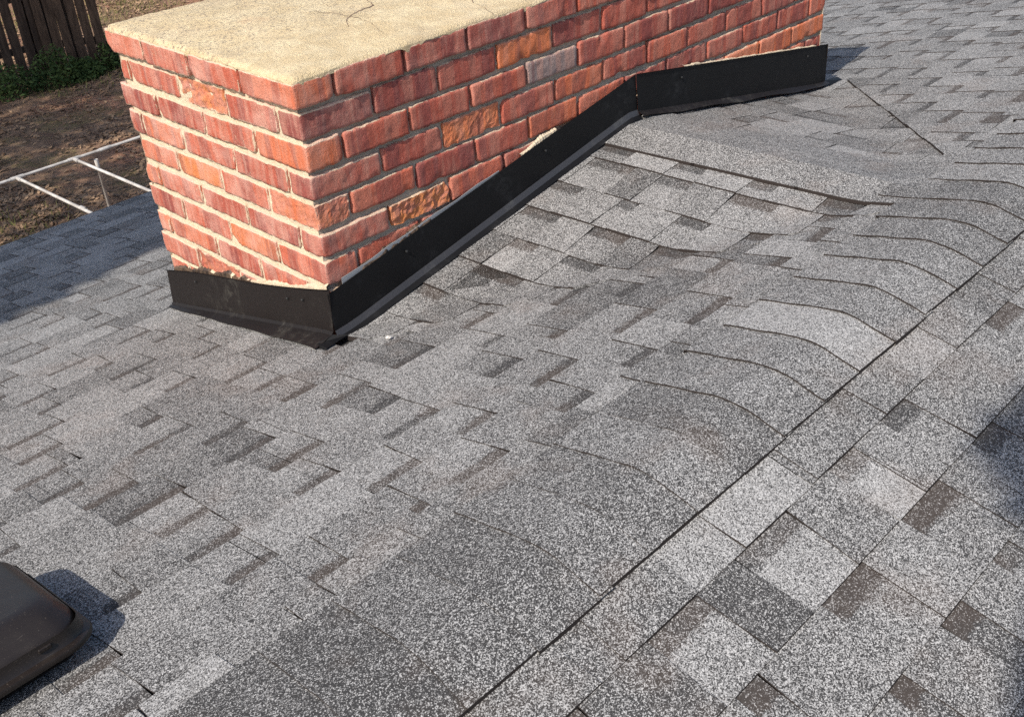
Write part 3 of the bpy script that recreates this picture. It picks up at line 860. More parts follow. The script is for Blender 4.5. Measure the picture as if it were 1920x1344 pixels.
# mortar body behind the bricks: four displaced walls
def mortar_wall(name, origin, du, dv, nrm, lu, lv, nu, nv, sun_side, base_in, amp, seed):
    b = bmesh.new(); cl = b.loops.layers.float_color.new('tone'); g = {}
    for i in range(nu + 1):
        for j in range(nv + 1):
            p = Vector(origin) + Vector(du) * (lu * i / nu) + Vector(dv) * (lv * j / nv)
            n = mn.noise(p * 30 + Vector((seed, 0, 0))) * 0.6 + mn.noise(p * 85 + Vector((0, seed, 0))) * 0.5 + mn.noise(p * 7) * 0.6
            edge = i in (0, nu) or j in (0, nv)
            g[i, j] = b.verts.new(p + Vector(nrm) * (-base_in + (0 if edge else amp * n)))
    for i in range(nu):
        for j in range(nv):
            f = b.faces.new((g[i, j], g[i + 1, j], g[i + 1, j + 1], g[i, j + 1])); f.smooth = True
            for lp in f.loops: lp[cl] = (sun_side, 0, 0, 1)
    bmesh.ops.recalc_face_normals(b, faces=b.faces[:])
    o = bm_obj(name, b, M_MO); under_chim(o); return o
mortar_wall("mortar", (0.0055, -0.0, -1.0), (1, 0, 0), (0, 0, 1), (0, -1, 0), XR - 0.0055, 0.99, 420, 180, 0.0, 0.0115, 0.0055, 3)
mortar_wall("mortar", (0.0, 0.0115, -1.0), (0, 1, 0), (0, 0, 1), (-1, 0, 0), WY - 0.0115, 0.99, 150, 180, 1.0, 0.0048, 0.0046, 9)
mortar_wall("mortar", (XR, 0.0, -1.0), (0, 1, 0), (0, 0, 1), (1, 0, 0), WY, 0.99, 40, 50, 0.4, 0.008, 0.003, 5)
mortar_wall("mortar", (0.0, WY, -1.0), (1, 0, 0), (0, 0, 1), (0, 1, 0), XR, 0.99, 90, 50, 0.4, 0.008, 0.003, 6)

# cement wash on top: rises a little to the middle, laps raggedly over the top bricks
def crown():
    b = bmesh.new(); g = {}
    nx, ny = 210, 84
    x0, x1, y0, y1 = -0.014, XR + 0.006, -0.008, WY + 0.014
    for i in range(nx + 1):
        for j in range(ny + 1):
            fx, fy = i / nx, j / ny
            x = x0 + (x1 - x0) * fx; y = y0 + (y1 - y0) * fy
            d = min(x - x0, x1 - x, y - y0, y1 - y)
            p = Vector((x, y, 0))
            z = 0.008 + 0.016 * sstep(0, 0.25, d) + 0.004 * mn.noise(p * 6) + 0.0022 * mn.noise(p * 30) + 0.0012 * mn.noise(p * 80)
            rag = 0.5 + 0.5 * mn.noise(p * 16 + Vector((3, 1, 0)))
            if d < 0.012:
                z -= 0.010 * (1 - d / 0.012)
                s = rag * 0.010 * (1 - d / 0.012)
                if x - x0 < 0.012: x += s * 0.7
                if y - y0 < 0.012: y += s
            g[i, j] = b.verts.new((x, y, z))
    for i in range(nx):
        for j in range(ny):
            f = b.faces.new((g[i, j], g[i + 1, j], g[i + 1, j + 1], g[i, j + 1])); f.smooth = True
    rim = [g[i, 0] for i in range(nx + 1)] + [g[nx, j] for j in range(1, ny + 1)] + [g[i, ny] for i in range(nx - 1, -1, -1)] + [g[0, j] for j in range(ny - 1, 0, -1)]
    lo = []
    for v in rim:
        k = mn.noise(Vector((v.co.x * 13, v.co.y * 13, 5.0)))
        k2 = mn.noise(Vector((v.co.x * 55, v.co.y * 55, 9.0)))
        drop = 0.004 + max(0.0, (0.034 if v.co.y < 0.1 and v.co.x > 0 else 0.018) * (k + 0.10)) + 0.006 * k2
        lo.append(b.verts.new((v.co.x, v.co.y, min(v.co.z - 0.002, 0.002 - drop))))
    for q in range(len(rim)):
        b.faces.new((rim[q], lo[q], lo[(q + 1) % len(rim)], rim[(q + 1) % len(rim)]))
    o = bm_obj("cement_crown", b, M_CR); under_chim(o)
crown()
M_CRACK = mat_simple("crack_dirt", (0.16, 0.10, 0.075), 0.95, 0.4, 90)
CRACKS = [[(0.343, 0.382), (0.367, 0.312), (0.366, 0.255), (0.365, 0.18), (0.335, 0.091)], [(0.366, 0.255), (0.416, 0.28), (0.473, 0.288), (0.505, 0.363), (0.54, 0.438)], [(0.366, 0.255), (0.331, 0.227), (0.304, 0.178)], [(0.705, 0.186), (0.657, 0.1), (0.646, 0.055), (0.619, -0.011), (0.596, -0.052)], [(0.414, 0.431), (0.399, 0.38)], [(0.395, 0.609), (0.465, 0.605)]]
for ci, pl in enumerate(CRACKS):
    pts = []
    for (ax_, ay_), (bx_, by_) in zip(pl[:-1], pl[1:]):
        nseg = max(2, int(math.hypot(bx_ - ax_, by_ - ay_) / 0.008))
        for q_ in range(nseg): pts.append((ax_ + (bx_ - ax_) * q_ / nseg, ay_ + (by_ - ay_) * q_ / nseg))
    pts.append(pl[-1]); vs = []; fs = []
    for q_, (x_, y_) in enumerate(pts):
        n_ = mn.noise(Vector((x_ * 60, y_ * 60, ci))); x2 = x_ + 0.006 * n_; y2 = y_ + 0.006 * mn.noise(Vector((y_ * 60, x_ * 60, ci + 9)))
        w_ = max(0.0008, 0.0026 + 0.0022 * mn.noise(Vector((x_ * 35, y_ * 35, 4 + ci)))) * (0.3 if q_ in (0, len(pts) - 1) else 1)
        dd = min(x2 + 0.014, XR - x2, y2 + 0.008, WY + 0.014 - y2); pz = Vector((x2, y2, 0))
        z_ = 0.008 + 0.016 * sstep(0, 0.25, dd) + 0.004 * mn.noise(pz * 6) + 0.0022 * mn.noise(pz * 30) + 0.0012 * mn.noise(pz * 80) + 0.0009
        vs += [(x2, y2 - w_, z_), (x2 + w_ * .6, y2 + w_, z_)]
        if q_: k_ = 2 * q_; fs.append((k_ - 2, k_, k_ + 1, k_ - 1))
    under_chim(obj_from("crack", vs, fs, M_CRACK))

# ---- flashing
fl = link(bpy.data.objects.new("flashing", None)); fl.location = (0, 0, -0.6); under_chim(fl)
def under_fl(o):
    o.parent = fl; o.matrix_parent_inverse = Matrix.Translation(-fl.location); return o
def sheet(name, pts_top, pts_bot, nrm, th, mat, wav=0.0015, nz=6):
    """bent sheet between an upper and a lower polyline, given thickness along nrm (away from the wall)"""
    n = len(pts_top); nrm = Vector(nrm); vs = []; fs = []
    for side in (0, 1):
        for i in range(n):
            a, b2 = Vector(pts_top[i]), Vector(pts_bot[i])
            for k in range(nz + 1):
                p = a.lerp(b2, k / nz)
                w = wav * mn.noise(p * 6 + Vector((1, 2, 3)))
                vs.append(p + nrm * (w - side * th))
    S = n * (nz + 1)
    def q(s, i, k): return s * S + i * (nz + 1) + k
    for i in range(n - 1):
        for k in range(nz):
            fs.append((q(0, i, k), q(0, i, k + 1), q(0, i + 1, k + 1), q(0, i + 1, k)))
            fs.append((q(1, i, k), q(1, i + 1, k), q(1, i + 1, k + 1), q(1, i, k + 1)))
        fs.append((q(0, i, 0), q(0, i + 1, 0), q(1, i + 1, 0), q(1, i, 0)))
        fs.append((q(0, i, nz), q(1, i, nz), q(1, i + 1, nz), q(0, i + 1, nz)))
    for k in range(nz):
        fs.append((q(0, 0, k), q(1, 0, k), q(1, 0, k + 1), q(0, 0, k + 1)))
        fs.append((q(0, n - 1, k), q(0, n - 1, k + 1), q(1, n - 1, k + 1), q(1, n - 1, k)))
    o = obj_from(name, vs, fs, mat, None, False)
    return under_fl(o)

XF, YF = -0.0165, -0.0165
# left side panel
ys = fr(YF, 0.842, 24)
ltop = lambda y: -0.516 - 0.258 * y - 0.006 * math.sin(y * 7)
lbot = lambda y: H(-0.02, max(y, 0.0)) + 0.030 - 0.010 * y
sheet("side_panel", [(XF + 0.003, y, ltop(y)) for y in ys], [(XF - 0.004, y, lbot(y)) for y in ys], (-1, 0, 0), 0.0012, M_FL_L)
# top lip that leans off the bricks a little
sheet("top_lip", [(XF - 0.005, y, ltop(y) + 0.004) for y in ys], [(XF + 0.001, y, ltop(y) - 0.001) for y in ys], (-1, 0, 0), 0.0010, M_FL_L, 0.002, 1)
# foot: bead, then a flange lying on the shingles, wider towards the front corner
sheet("foot_bead", [(XF - 0.0045, y, lbot(y) + 0.002) for y in ys], [(XF - 0.012, y, lbot(y) - 0.006) for y in ys], (-1, 0, 0.4), 0.0015, M_HEM if False else M_FL_L, 0.001, 1)
fw = lambda y: 0.010 + 0.042 * (1 - y / 0.84)
sheet("foot_flange", [(XF - 0.011, y, lbot(y) - 0.005) for y in ys],
      [(XF - 0.012 - fw(y), y, H(-0.05, max(y, 0.0)) + 0.0135 + 0.002 * math.sin(y * 23)) for y in ys], (0, 0, 1), 0.0015, M_FL_L, 0.0012, 3)
# near-corner flap and its turned-down tip
v = [(XF - 0.050, YF + 0.010, H(-0.05, -0.0) + 0.017), (XF - 0.008, YF, lbot(0) - 0.004), (XF + 0.022, YF - 0.026, H(0, -0.03) + 0.015), (XF - 0.050, YF - 0.030, H(-0.05, -0.03) + 0.012),
     (XF - 0.056, YF + 0.004, H(-0.05, 0) - 0.002), (XF - 0.056, YF - 0.034, H(-0.05, -0.03) - 0.006)]
under_fl(obj_from("corner_flap", v, [(0, 1, 2, 3), (0, 3, 5, 4)], M_FL_R))
# long face, lower panel rising to the cricket ridge, and the upper panel beyond it
XK = 1.195
rtop = lambda x: (-0.521 + (0.221 / XK) * x) if x <= XK else (-0.300 - 0.190 * (x - XK) / (2.32 - XK))
rbot = lambda x: H(x, -0.01) + 0.026
xs1 = fr(XF, XK, 30); xs2 = fr(XK, 2.345, 30)
sheet("long_panel", [(x, YF + 0.003, rtop(x)) for x in xs1], [(x, YF - 0.003, rbot(x)) for x in xs1], (0, -1, 0), 0.0012, M_FL_R, 0.0016)
sheet("hem_strip", [(x, YF - 0.0048, rbot(x) + 0.006) for x in xs1], [(x, YF - 0.0125, rbot(x) - 0.009) for x in xs1], (0, -1, 0), 0.0012, M_HEM, 0.0006, 1)
sheet("foot_flange", [(x, YF - 0.0118, rbot(x) - 0.009) for x in xs1], [(x, YF - 0.026, H(x, -0.03) + 0.010) for x in xs1], (0, 0, 1), 0.0012, M_FL_R, 0.0006, 1)
sheet("long_panel", [(x, YF - 0.0005, rtop(x) + 0.001) for x in xs2], [(x, YF - 0.007, rbot(x)) for x in xs2], (0, -1, 0), 0.0012, M_FL_R, 0.0030)
sheet("foot_flange", [(x, YF - 0.0065, rbot(x) + 0.001) for x in xs2], [(x, YF - 0.030, H(x, -0.03) + 0.012 + 0.006 * abs(math.sin(x * 9))) for x in xs2], (0, 0, 1), 0.0012, M_FL_L, 0.003, 2)
sheet("top_lip", [(x, YF - 0.0045, rtop(x) + 0.003) for x in xs2], [(x, YF + 0.001, rtop(x) - 0.0015) for x in xs2], (0, -1, 0), 0.0010, M_FL_R, 0.0012, 1)
# dull strip of the old flashing showing above the new one near the front corner
xs3 = fr(0.035, 0.60, 14)
sheet("old_flashing", [(x, -0.0095, rtop(x) + 0.013 * (1 - 0.7 * x / 0.6) + 0.002 * math.sin(x * 40)) for x in xs3], [(x, -0.0085, rtop(x) - 0.01) for x in xs3], (0, -1, 0), 0.0010, M_OLD, 0.001, 1)
# far end tab sticking out past the chimney
v = [(2.335, YF - 0.006, H(2.33, 0) + 0.030), (2.43, YF - 0.010, H(2.42, 0) + 0.024), (2.43, YF - 0.034, H(2.42, 0) + 0.018), (2.335, YF - 0.034, H(2.33, 0) + 0.014),
     (2.43, YF - 0.034, H(2.42, 0) + 0.003), (2.335, YF - 0.034, H(2.33, 0) + 0.001), (2.43, YF - 0.008, H(2.42, 0) + 0.003)]
under_fl(obj_from("end_tab", v, [(0, 3, 2, 1), (3, 5, 4, 2), (2, 4, 6, 1)], M_FL_R))
v = [(2.3445, YF - 0.006, rtop(2.32)), (2.3445, 0.80, H(2.36, 0.80) + 0.15), (2.3465, 0.80, H(2.36, 0.80) + 0.01), (2.3465, YF - 0.006, H(2.36, -0.0) + 0.01)]
under_fl(obj_from("side_panel", v, [(0, 1, 2, 3)], M_FL_L))
# rough sealant and broken mortar along the top of the flashing
def crust(pts, nrm, mat, name, hgt, prot, seed):
    b = bmesh.new(); rows = []
    for i, p in enumerate(pts):
        p = Vector(p); nz_ = mn.noise(p * 22 + Vector((seed, 0, 0))); n2 = mn.noise(p * 60 + Vector((0, seed, 0))) + 0.7 * mn.noise(p * 170 + Vector((0, seed, 3)))
        h_ = max(0.001, hgt * (0.55 + nz_ * 1.1 + 0.4 * n2)); d_ = prot * (0.7 + 0.6 * n2)
        rows.append([b.verts.new(p + Vector((0, 0, -0.012)) + Vector(nrm) * prot), b.verts.new(p + Vector(nrm) * d_), b.verts.new(p + Vector((0, 0, h_ * 0.6)) + Vector(nrm) * (d_ * 0.8)), b.verts.new(p + Vector((0, 0, h_)) - Vector(nrm) * 0.006)])
    for i in range(len(rows) - 1):
        for k in range(3): b.faces.new((rows[i][k], rows[i + 1][k], rows[i + 1][k + 1], rows[i][k + 1]))
    bmesh.ops.recalc_face_normals(b, faces=b.faces[:])
    if mat is M_MO:
        cl = b.loops.layers.float_color.new('tone')
        for f in b.faces:
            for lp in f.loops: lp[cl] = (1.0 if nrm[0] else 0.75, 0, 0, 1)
    return under_fl(bm_obj(name, b, mat))
crust([(XF + 0.010, y, ltop(y)) for y in fr(0.36, 0.80, 150)], (-1, 0, 0), M_TAR, "sealant", 0.016, 0.005, 2)
crust([(XF + 0.011, y, ltop(y)) for y in fr(0.0, 0.60, 200)], (-1, 0, 0), M_MO, "mortar_fillet", 0.010, 0.003, 7)
crust([(x, YF + 0.011, rtop(x)) for x in fr(0.10, 0.34, 40)], (0, -1, 0), M_TAR, "sealant", 0.012, 0.006, 4)
crust([(x, YF + 0.010, rtop(x)) for x in fr(0.69, 0.84, 60)], (0, -1, 0), M_MO, "mortar_fillet", 0.011, 0.004, 5)
crust([(x, YF + 0.010, rtop(x)) for x in fr(1.45, 2.28, 180)], (0, -1, 0), M_MO, "mortar_fillet", 0.005, 0.004, 6)
# screws
for (x, y, z, n_) in ((XF - 0.004, 0.66, ltop(.66) - 0.028, 0), (XF - 0.004, 0.17, ltop(.17) - 0.03, 0), (XF - 0.004, 0.10, ltop(.10) - 0.03, 0), (0.24, YF - 0.003, rtop(.24) - 0.03, 1), (0.78, YF - 0.003, rtop(.78) - 0.03, 1), (1.42, YF - 0.006, rtop(1.42) - 0.03, 1), (2.2, YF - 0.006, rtop(2.2) - 0.03, 1)):
    d = Vector((-1, 0, 0)) if n_ == 0 else Vector((0, -1, 0))
    p = Vector((x, y, z))
    vv, ff = tube_geo([p + d * -0.002, p + d * 0.0015, p + d * 0.0025], [0.0035, 0.0035, 0.0022], 8)
    under_fl(obj_from("screw_head", vv, ff, M_SCREW))

# ------------------------------------------------------------------ roof vent
vent = link(bpy.data.objects.new("roof_vent", None)); vent.location = (-1.16, -0.56, H(-1.16, -0.56))
tag(vent, "dark brown plastic roof vent hood with rounded corners standing on the grey shingles", "roof vent")
def under_v(o):
    o.parent = vent; o.matrix_parent_inverse = Matrix.Translation(-vent.location); return o
VX0, VX1, VY0, VY1 = -1.40, -0.960, -0.695, -0.362
def rrect(inx, iny0, iny1, rad, n=8):
    x0, x1, y0, y1 = VX0 + inx, VX1 - inx, VY0 + iny0, VY1 - iny1
    out = []
    for (cx, cy, a0) in ((x1 - rad, y0 + rad, -90), (x1 - rad, y1 - rad, 0), (x0 + rad, y1 - rad, 90), (x0 + rad, y0 + rad, 180)):
        for k in range(n + 1):
            a = math.radians(a0 + 90 * k / n); out.append((cx + rad * math.cos(a), cy + rad * math.sin(a)))
    return out
def vz(x, y, h): return -0.66 - S_ * y + h
rings = [(-0.004, -0.004, -0.004, .052, .036), (-0.005, -0.005, -0.005, .052, .041), (-0.003, -0.003, -0.003, .052, .046), (0.004, 0.006, 0.004, .048, .049), (0.008, 0.014, 0.008, .046, .060),
         (0.010, 0.022, 0.010, .044, .072), (0.013, 0.030, 0.012, .043, .078), (0.022, 0.052, 0.018, .042, .094), (0.032, 0.068, 0.024, .040, .104), (0.040, 0.078, 0.030, .040, .107), (0.050, 0.086, 0.038, .038, .1078), (0.056, 0.092, 0.044, .036, .1078)]
vs = []; fs = []; NR = 36
for (ix, iy0, iy1, rd, h) in rings:
    for (x, y) in rrect(ix, iy0, iy1, rd): vs.append((x, y, vz(x, y, h)))
for a in range(len(rings) - 1):
    for k in range(NR): fs.append((a * NR + k, a * NR + (k + 1) % NR, (a + 1) * NR + (k + 1) % NR, (a + 1) * NR + k))
fs.append(tuple((len(rings) - 1) * NR + k for k in range(NR)))
b0 = len(vs)                                         # inner return of the lip
for (ix, iy0, iy1, rd, h) in ((0.006, 0.006, 0.006, .045, .040), (0.010, 0.010, 0.010, .04, .075)):
    for (x, y) in rrect(ix, iy0, iy1, rd): vs.append((x, y, vz(x, y, h)))
for k in range(NR):
    fs.append((k, b0 + k, b0 + (k + 1) % NR, (k + 1) % NR))
    fs.append((b0 + k, b0 + NR + k, b0 + NR + (k + 1) % NR, b0 + (k + 1) % NR))
o = under_v(obj_from("hood", vs, fs, M_VENT, None, True))
def ring_of(i_): return i_ // NR if i_ < b0 else -1
for ed_ in o.data.edges:
    a_, c_ = ed_.vertices
    if ring_of(a_) == ring_of(c_) and ring_of(a_) in (0, 2, 3, 6, 7, 10, 11): ed_.use_edge_sharp = True
vs = []; fs = []
for (ix, h) in ((0.055, 0.008), (0.055, 0.085)):
    for (x, y) in rrect(ix, ix, ix, .03): vs.append((x, y, vz(x, y, h)))
for k in range(NR): fs.append((k, (k + 1) % NR, NR + (k + 1) % NR, NR + k))
under_v(obj_from("throat", vs, fs, M_DARK))
vs = []; fs = []
for (ix, h) in ((0.03, 0.0075), (0.03, 0.0115)):
    for (x, y) in rrect(ix, ix, ix, .02): vs.append((x, y, vz(x, y, h)))
for k in range(NR): fs.append((k, (k + 1) % NR, NR + (k + 1) % NR, NR + k))
fs.append(tuple(NR + k for k in range(NR)))
under_v(obj_from("base_flange", vs, fs, M_VENT))
for px_ in (-1.035, -1.145, -1.27):
    q = box_obj("clip", px_ - 0.010, px_ + 0.010, VY0 + 0.006, VY0 + 0.020, 0, 0.008, M_VENT, None, 0.0015)
    q.location = (0, 0, vz(px_, VY0 + 0.01, 0.0615)); under_v(q)

# pale crumb of mortar on the shingles below the corner of the flashing
b = bmesh.new(); bmesh.ops.create_icosphere(b, subdivisions=2, radius=0.0065)
for v_ in b.verts: v_.co = Vector((v_.co.x * 1.3, v_.co.y * .8, v_.co.z * .7)) * (1 + 0.5 * mn.noise(v_.co * 160))
o = bm_obj("mortar_chip", b, M_CHIP); o.location = (0.03, -0.175, H(0.03, -0.175) + 0.0115)
tag(o, "small white chip of mortar lying on the shingles below the flashing corner", "mortar chip")

# ------------------------------------------------------------------ yard
ZG = -3.4
def gz(x, y): return ZG + 0.05 * mn.noise(Vector((x * .35, y * .35, 0))) + 0.02 * mn.noise(Vector((x * 1.7, y * 1.7, 3)))
def ground():
    def ax(lo, a, b_, hi, n, m_):
        return fr(lo, a, m_)[:-1] + fr(a, b_, n) + fr(b_, hi, m_)[1:]
    xs_ = ax(-150, -3, 12, 170, 75, 9); ys_ = ax(-120, 3, 22, 220, 95, 9)
    v_ = [(x, y, gz(x, y)) for y in ys_ for x in xs_]; n_ = len(xs_)
    f_ = [(j * n_ + i, j * n_ + i + 1, (j + 1) * n_ + i + 1, (j + 1) * n_ + i) for j in range(len(ys_) - 1) for i in range(n_ - 1)]
    o_ = obj_from("ground", v_, f_, M_GROUND, None, True); tag(o_, kind='structure', label="brown leaf-strewn soil of the yard below the eave")
ground()

# wooden picket fence with a corner
fence = link(bpy.data.objects.new("picket_fence", None)); fence.location = (3.0, 13.2, ZG)
tag(fence, "tall weathered wooden picket fence standing at the back of the shaded yard", "fence")
def under_f(o):
    o.parent = fence; o.matrix_parent_inverse = Matrix.Translation(-fence.location); return o
def picket(x, y, ang, rnd):
    w, t, h = 0.122 * rnd.uniform(.96, 1.03), 0.018, 1.83 + rnd.uniform(-.03, .03)
    v_ = []
    for yy in (-t / 2, t / 2):
        v_ += [(-w / 2, yy, 0), (w / 2, yy, 0), (w / 2, yy, h - .035), (w / 2 - .035, yy, h), (-w / 2 + .035, yy, h), (-w / 2, yy, h - .035)]
    f_ = [(0, 1, 2, 3, 4, 5), (11, 10, 9, 8, 7, 6)] + [(i, i + 6, (i + 1) % 6 + 6, (i + 1) % 6) for i in range(6)]
    o_ = obj_from("picket", v_, f_, M_WOOD)
    o_.location = (x, y, ZG + rnd.uniform(0, .04)); o_.rotation_euler = (rnd.uniform(-.012, .012), rnd.uniform(-.014, .014), ang + rnd.uniform(-.03, .03))
    return under_f(o_)
rf = random.Random(5)
def run(p0, p1, pitch):
    p0, p1 = Vector(p0), Vector(p1); d = p1 - p0; n_ = int(d.length / pitch); ang = math.atan2(d.y, d.x)
    for i in range(n_ + 1):
        q = p0 + d * (i / n_); picket(q.x, q.y, ang, rf)
    nn = Vector((-math.sin(ang), math.cos(ang)))
    for h in (0.35, 1.0, 1.6):
        c = (p0 + p1) / 2 + nn * 0.035
        q = box_obj("fence_rail", -d.length / 2, d.length / 2, -0.019, 0.019, 0, 0.085, M_RAIL)
        q.location = (c.x, c.y, ZG + h); q.rotation_euler = (0, 0, ang); under_f(q)
    for f_ in (0.02, 0.5, 0.98):
        c = p0 + d * f_ + nn * 0.10
        q = box_obj("fence_post", -0.045, 0.045, -0.045, 0.045, -0.1, 1.75, M_RAIL); q.location = (c.x, c.y, ZG); under_f(q)
run((0.9, 13.0), (4.45, 12.72), 0.150)
run((4.52, 12.66), (5.10, 12.27), 0.128)

# weeds along the fence foot
def leaf_clump(name, centre, rx, ry, h, n, size, mat, rnd, stem=True):
    v_, f_ = [], []
    for _ in range(n):
        a = rnd.uniform(0, 2 * math.pi); r_ = math.sqrt(rnd.random())
        x = centre[0] + rx * r_ * math.cos(a); y = centre[1] + ry * r_ * math.sin(a)
        z = gz(x, y) + h * rnd.random() * (1 - 0.6 * r_ * r_)
        s = size * rnd.uniform(.5, 1.3)
        ax = Vector((rnd.gauss(0, 1), rnd.gauss(0, 1), rnd.gauss(0, .6))).normalized()
        bx = ax.cross(Vector((rnd.gauss(0, 1), rnd.gauss(0, 1), rnd.gauss(0, 1)))).normalized()
        c = Vector((x, y, z)); k = len(v_)
        v_ += [c - ax * s, c - bx * s * .4, c + ax * s, c + bx * s * .4]; f_.append((k, k + 1, k + 2, k + 3))
    return obj_from(name, v_, f_, mat)
rw = random.Random(11)
WE = [(2.9, 12.55, .5, .3, .35, "wide dark green weed patch at the foot of the fence, far left"),
      (3.75, 12.30, .42, .30, .42, "dark leafy weed clump against the middle of the picket fence"),
      (4.35, 12.20, .34, .28, .55, "tallest bushy weed in front of the pickets"),
      (4.75, 12.15, .25, .2, .28, "low weed beside the tallest bushy one at the fence"),
      (5.22, 12.25, .25, .25, .50, "dark weed at the outer corner of the fence next to the chimney edge")]
for x, y, rx, ry, h, lab in WE:
    w = link(bpy.data.objects.new("weed", None)); w.location = (x, y, gz(x, y)); tag(w, lab, "weed", "weeds along the picket fence")
    c1 = leaf_clump("foliage", (x, y), rx, ry, h, 1100, 0.034, M_WEED, rw); c1.parent = w; c1.matrix_parent_inverse = Matrix.Translation(-w.location)
    vv, ff = [], []
    for _ in range(14):
        a = rw.uniform(0, 6.28); r_ = rw.uniform(0, .5)
        p0 = Vector((x + rx * r_ * math.cos(a), y + ry * r_ * math.sin(a), ZG - .03)); p1 = p0 + Vector((rw.uniform(-.1, .1), rw.uniform(-.1, .1), h * rw.uniform(.6, 1)))
        a_, b_ = tube_geo([p0, p1], [.006, .003], 4); k = len(vv); vv += a_; ff += [tuple(q + k for q in f_) for f_ in b_]
    c2 = obj_from("stem", vv, ff, M_WEED); c2.parent = w; c2.matrix_parent_inverse = Matrix.Translation(-w.location)

# leaf litter and dry grass: uncountable
def scatter(name, n, size, mat, rnd, reg, dens, up=0.0, label=None):
    v_, f_ = [], []
    k = 0
    while k < n:
        x = rnd.uniform(reg[0], reg[1]); y = rnd.uniform(reg[2], reg[3])
        if dens(x, y) < rnd.random(): continue
        k += 1
        s = size * rnd.uniform(.5, 1.4); z = gz(x, y) + 0.008 + up * rnd.random()
        t = rnd.uniform(0, 6.28); a = Vector((math.cos(t), math.sin(t), rnd.uniform(-.5, .5))); b_ = Vector((-math.sin(t), math.cos(t), rnd.uniform(-.5, .5)))
        c = Vector((x, y, z + s * .25)); q = len(v_)
        v_ += [c - a * s, c - b_ * s * .5, c + a * s, c + b_ * s * .5]; f_.append((q, q + 1, q + 2, q + 3))
    o_ = obj_from(name, v_, f_, mat); tag(o_, label, kind='stuff'); return o_
rs = random.Random(21)
scatter("leaf_litter", 42000, 0.030, M_LITTER, rs, (0.5, 9.5, 5.5, 17), lambda x, y: sstep(-.25, .35, mn.noise(Vector((x * .8, y * .8, 7)))) + .15, label="scattered dead leaves over the yard soil")
def grass_blades():
    v_, f_ = [], []
    k = 0
    while k < 16000:
        x = rs.uniform(0.5, 10); y = rs.uniform(6.5, 20)
        dn = sstep(.02, .35, mn.noise(Vector((x * .55, y * .55, 2.5)))) + (0.75 if y > 14.5 else 0)
        if dn < rs.random(): continue
        k += 1
        h = rs.uniform(.03, .10); t = rs.uniform(0, 6.28); w = .006
        p = Vector((x, y, gz(x, y))); a = Vector((math.cos(t), math.sin(t), 0)); l = Vector((rs.uniform(-.5, .5), rs.uniform(-.5, .5), 1)) * h
        q = len(v_); v_ += [p - a * w, p + a * w, p + l]; f_.append((q, q + 1, q + 2))
    o_ = obj_from("grass", v_, f_, M_GRASSM); tag(o_, "thin yellow-green grass in patches on the soil", kind='stuff')
grass_blades()

# white pipe frame
fz = -2.10; 
pf = link(bpy.data.objects.new("pipe_frame", None)); pf.location = (1.3, 5.7, ZG)
tag(pf, "white pipe canopy frame without its cover, standing in the yard beyond the eave", "canopy frame")
def under_p(o):
    o.parent = pf; o.matrix_parent_inverse = Matrix.Translation(-pf.location); return o
PR = 0.0115; RY = 5.77
def pipe(name, a, b_, r=PR):
    vv, ff = tube_geo([a, b_], r, 12); return under_p(obj_from(name, vv, ff, M_PVC, None, True))
def fitting(c, d, l=0.050, r=0.0155):
    c, d = Vector(c), Vector(d).normalized()
    vv, ff = tube_geo([c - d * l, c - d * (l - .004), c + d * (l - .004), c + d * l], [r * .93, r, r, r * .93], 12)
    return under_p(obj_from("pipe_fitting", vv, ff, M_PVC, None, True))
pipe("rail", (-2.6, RY, fz), (5.4, RY, fz))
for x in (1.29, 1.735): 
    pipe("crossbar", (x, RY, fz), (x + 0.06, 3.30, fz + 0.02)); fitting((x, RY, fz), (1, 0, 0)); fitting((x, RY - .045, fz), (0, 1, 0), .03)
fitting((1.99, RY, fz), (1, 0, 0))
fitting((1.32, 4.80, fz + 0.008), (0.024, -1, 0.008), .035)
pipe("post", (1.845, RY - .13, fz - .02), (1.845, RY - .13, ZG - .1), PR * 1.1)
fitting((1.845, RY - .13, fz - .05), (0, 0, 1), .04)
pipe("post", (-2.5, RY - .13, fz - .02), (-2.5, RY - .13, ZG - .1)); pipe("post", (5.3, RY - .13, fz - .02), (5.3, RY - .13, ZG - .1))
# small pale stake in the soil near the fence
p = Vector((5.2, 11.1, ZG)); vv, ff = tube_geo([p - Vector((0, 0, .1)), p + Vector((0, 0, .16)), p + Vector((0.003, 0, .28))], [.012, .011, .009], 8)
tag(obj_from("stake", vv, ff, M_PVC), "thin pale stake stuck upright in the soil in front of the fence corner", "stake")

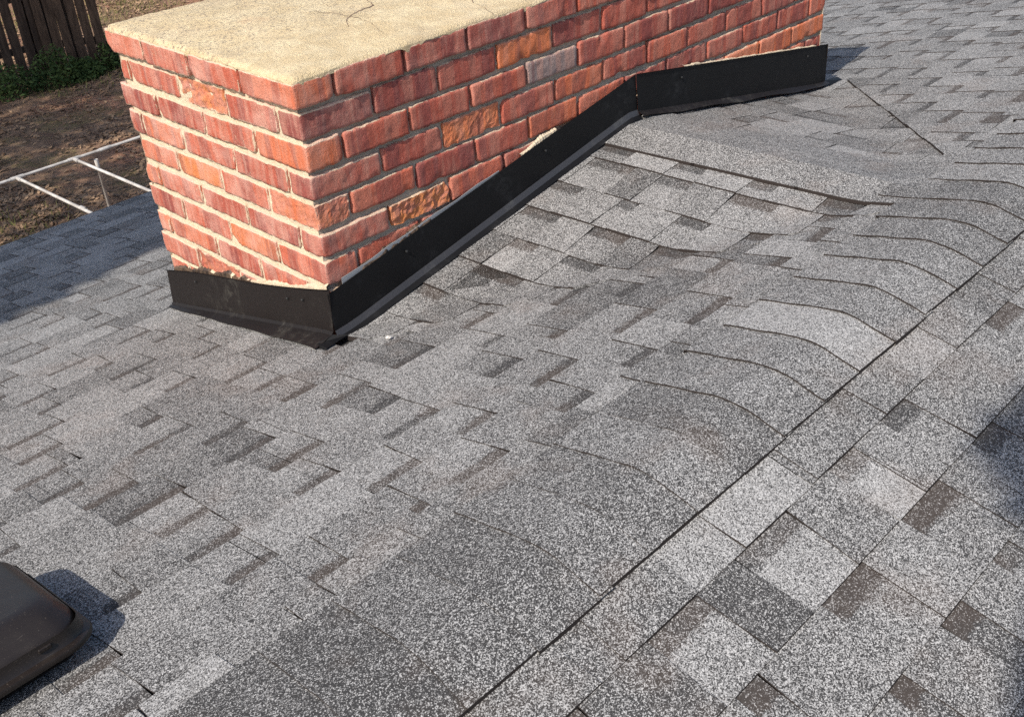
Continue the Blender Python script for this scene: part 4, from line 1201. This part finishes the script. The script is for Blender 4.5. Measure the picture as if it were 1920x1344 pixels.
# ------------------------------------------------------------------ trees to the left of the house (out of frame); they shade the yard and the eave
def tree(base, h, blobs, n, label, rnd):
    t = link(bpy.data.objects.new("shade_tree", None)); t.location = base
    tag(t, label, "tree", "shade trees left of the house")
    bx, by, bz = base; vv, ff = [], []
    def add(g):
        k = len(vv); vv.extend(g[0]); ff.extend([tuple(q + k for q in f_) for f_ in g[1]])
    top = Vector((bx, by, bz + h * .55))
    add(tube_geo([Vector(base) - Vector((0, 0, .2)), Vector((bx + .05, by, bz + h * .25)), top], [.30, .22, .15], 12))
    for (cx, cy, cz, r) in blobs:
        st = Vector((bx, by, bz + h * rnd.uniform(.3, .5)))
        add(tube_geo([st, st.lerp(Vector((cx, cy, cz)), .5) + Vector((0, 0, .15)), Vector((cx, cy, cz))], [.11, .07, .03], 7))
    tr = obj_from("trunk", vv, ff, M_BARK, None, True); tr.parent = t; tr.matrix_parent_inverse = Matrix.Translation(-t.location)
    v_, f_ = [], []
    tot = sum(r ** 2 for *_, r in blobs)
    for (cx, cy, cz, r) in blobs:
        for _ in range(int(n * r * r / tot)):
            d = Vector((rnd.gauss(0, 1), rnd.gauss(0, 1), rnd.gauss(0, .8))).normalized() * r * (rnd.random() ** .36)
            c = Vector((cx, cy, cz)) + d; s = rnd.uniform(.06, .13)
            a = Vector((rnd.gauss(0, 1), rnd.gauss(0, 1), rnd.gauss(0, .5))).normalized(); b_ = a.cross(Vector((rnd.gauss(0, 1), rnd.gauss(0, 1), rnd.gauss(0, 1)))).normalized()
            k = len(v_); v_ += [c - a * s, c - b_ * s * .55, c + a * s, c + b_ * s * .55]; f_.append((k, k + 1, k + 2, k + 3))
    cr = obj_from("crown", v_, f_, M_TREE); cr.parent = t; cr.matrix_parent_inverse = Matrix.Translation(-t.location)
rt = random.Random(31)
def back(p, tt): return Vector(p) - SUN * tt
# crown blobs placed where the light that misses the eave and the yard has to pass
def blobs_for(targets, dist, r):
    return [(*back(tg, dist + rt.uniform(-.6, .6)), r * rt.uniform(.85, 1.1)) for tg in targets]
b1 = blobs_for([(x_, 2.22 + 0.10 * (x_ > 0.2) + rt.uniform(-.03, .03), -1.25) for x_ in (-1.7, -1.2, -.7, -.2, .3, .8, 1.3, 1.8)], 7.0, 0.62) + \
     blobs_for([(x_, 2.95, -1.35) for x_ in (-1.4, -.6, .2, 1.0, 1.8)], 7.2, 0.75)
tree((-5.6, 2.6, ZG), 7.0, b1, 42000, "broad leafy tree left of the house, shading the eave", rt)
b2 = blobs_for([(1.4, 6.6, ZG), (2.9, 7.4, ZG), (4.1, 8.6, ZG), (2.2, 9.0, ZG), (4.4, 10.6, ZG), (2.9, 10.6, ZG), (5.2, 12.0, ZG + .3), (1.6, 11.6, ZG), (3.6, 12.3, ZG + .6), (2.2, 13.0, ZG + .8), (4.6, 12.7, ZG + 1.0)], 10.5, 1.0)
tree((-6.0, 9.2, ZG), 9.0, b2, 9500, "taller leafy tree beyond the first, shading the yard and fence", rt)

b3 = [(*back(tg, 6.2), 0.11) for tg in ((0.42, -1.62, -0.50), (0.34, -1.72, -0.53), (0.50, -1.76, -0.53))] + blobs_for([(1.6, -2.9, -0.8), (2.2, -2.6, -0.7)], 6.4, 0.4)  # crown added out of view solely to cast shade on the near slope
tree((-4.6, -2.9, ZG), 6.0, b3, 3600, "slim tree added out of view near the ridge, its twigs shaped to shade the near slope", rt)
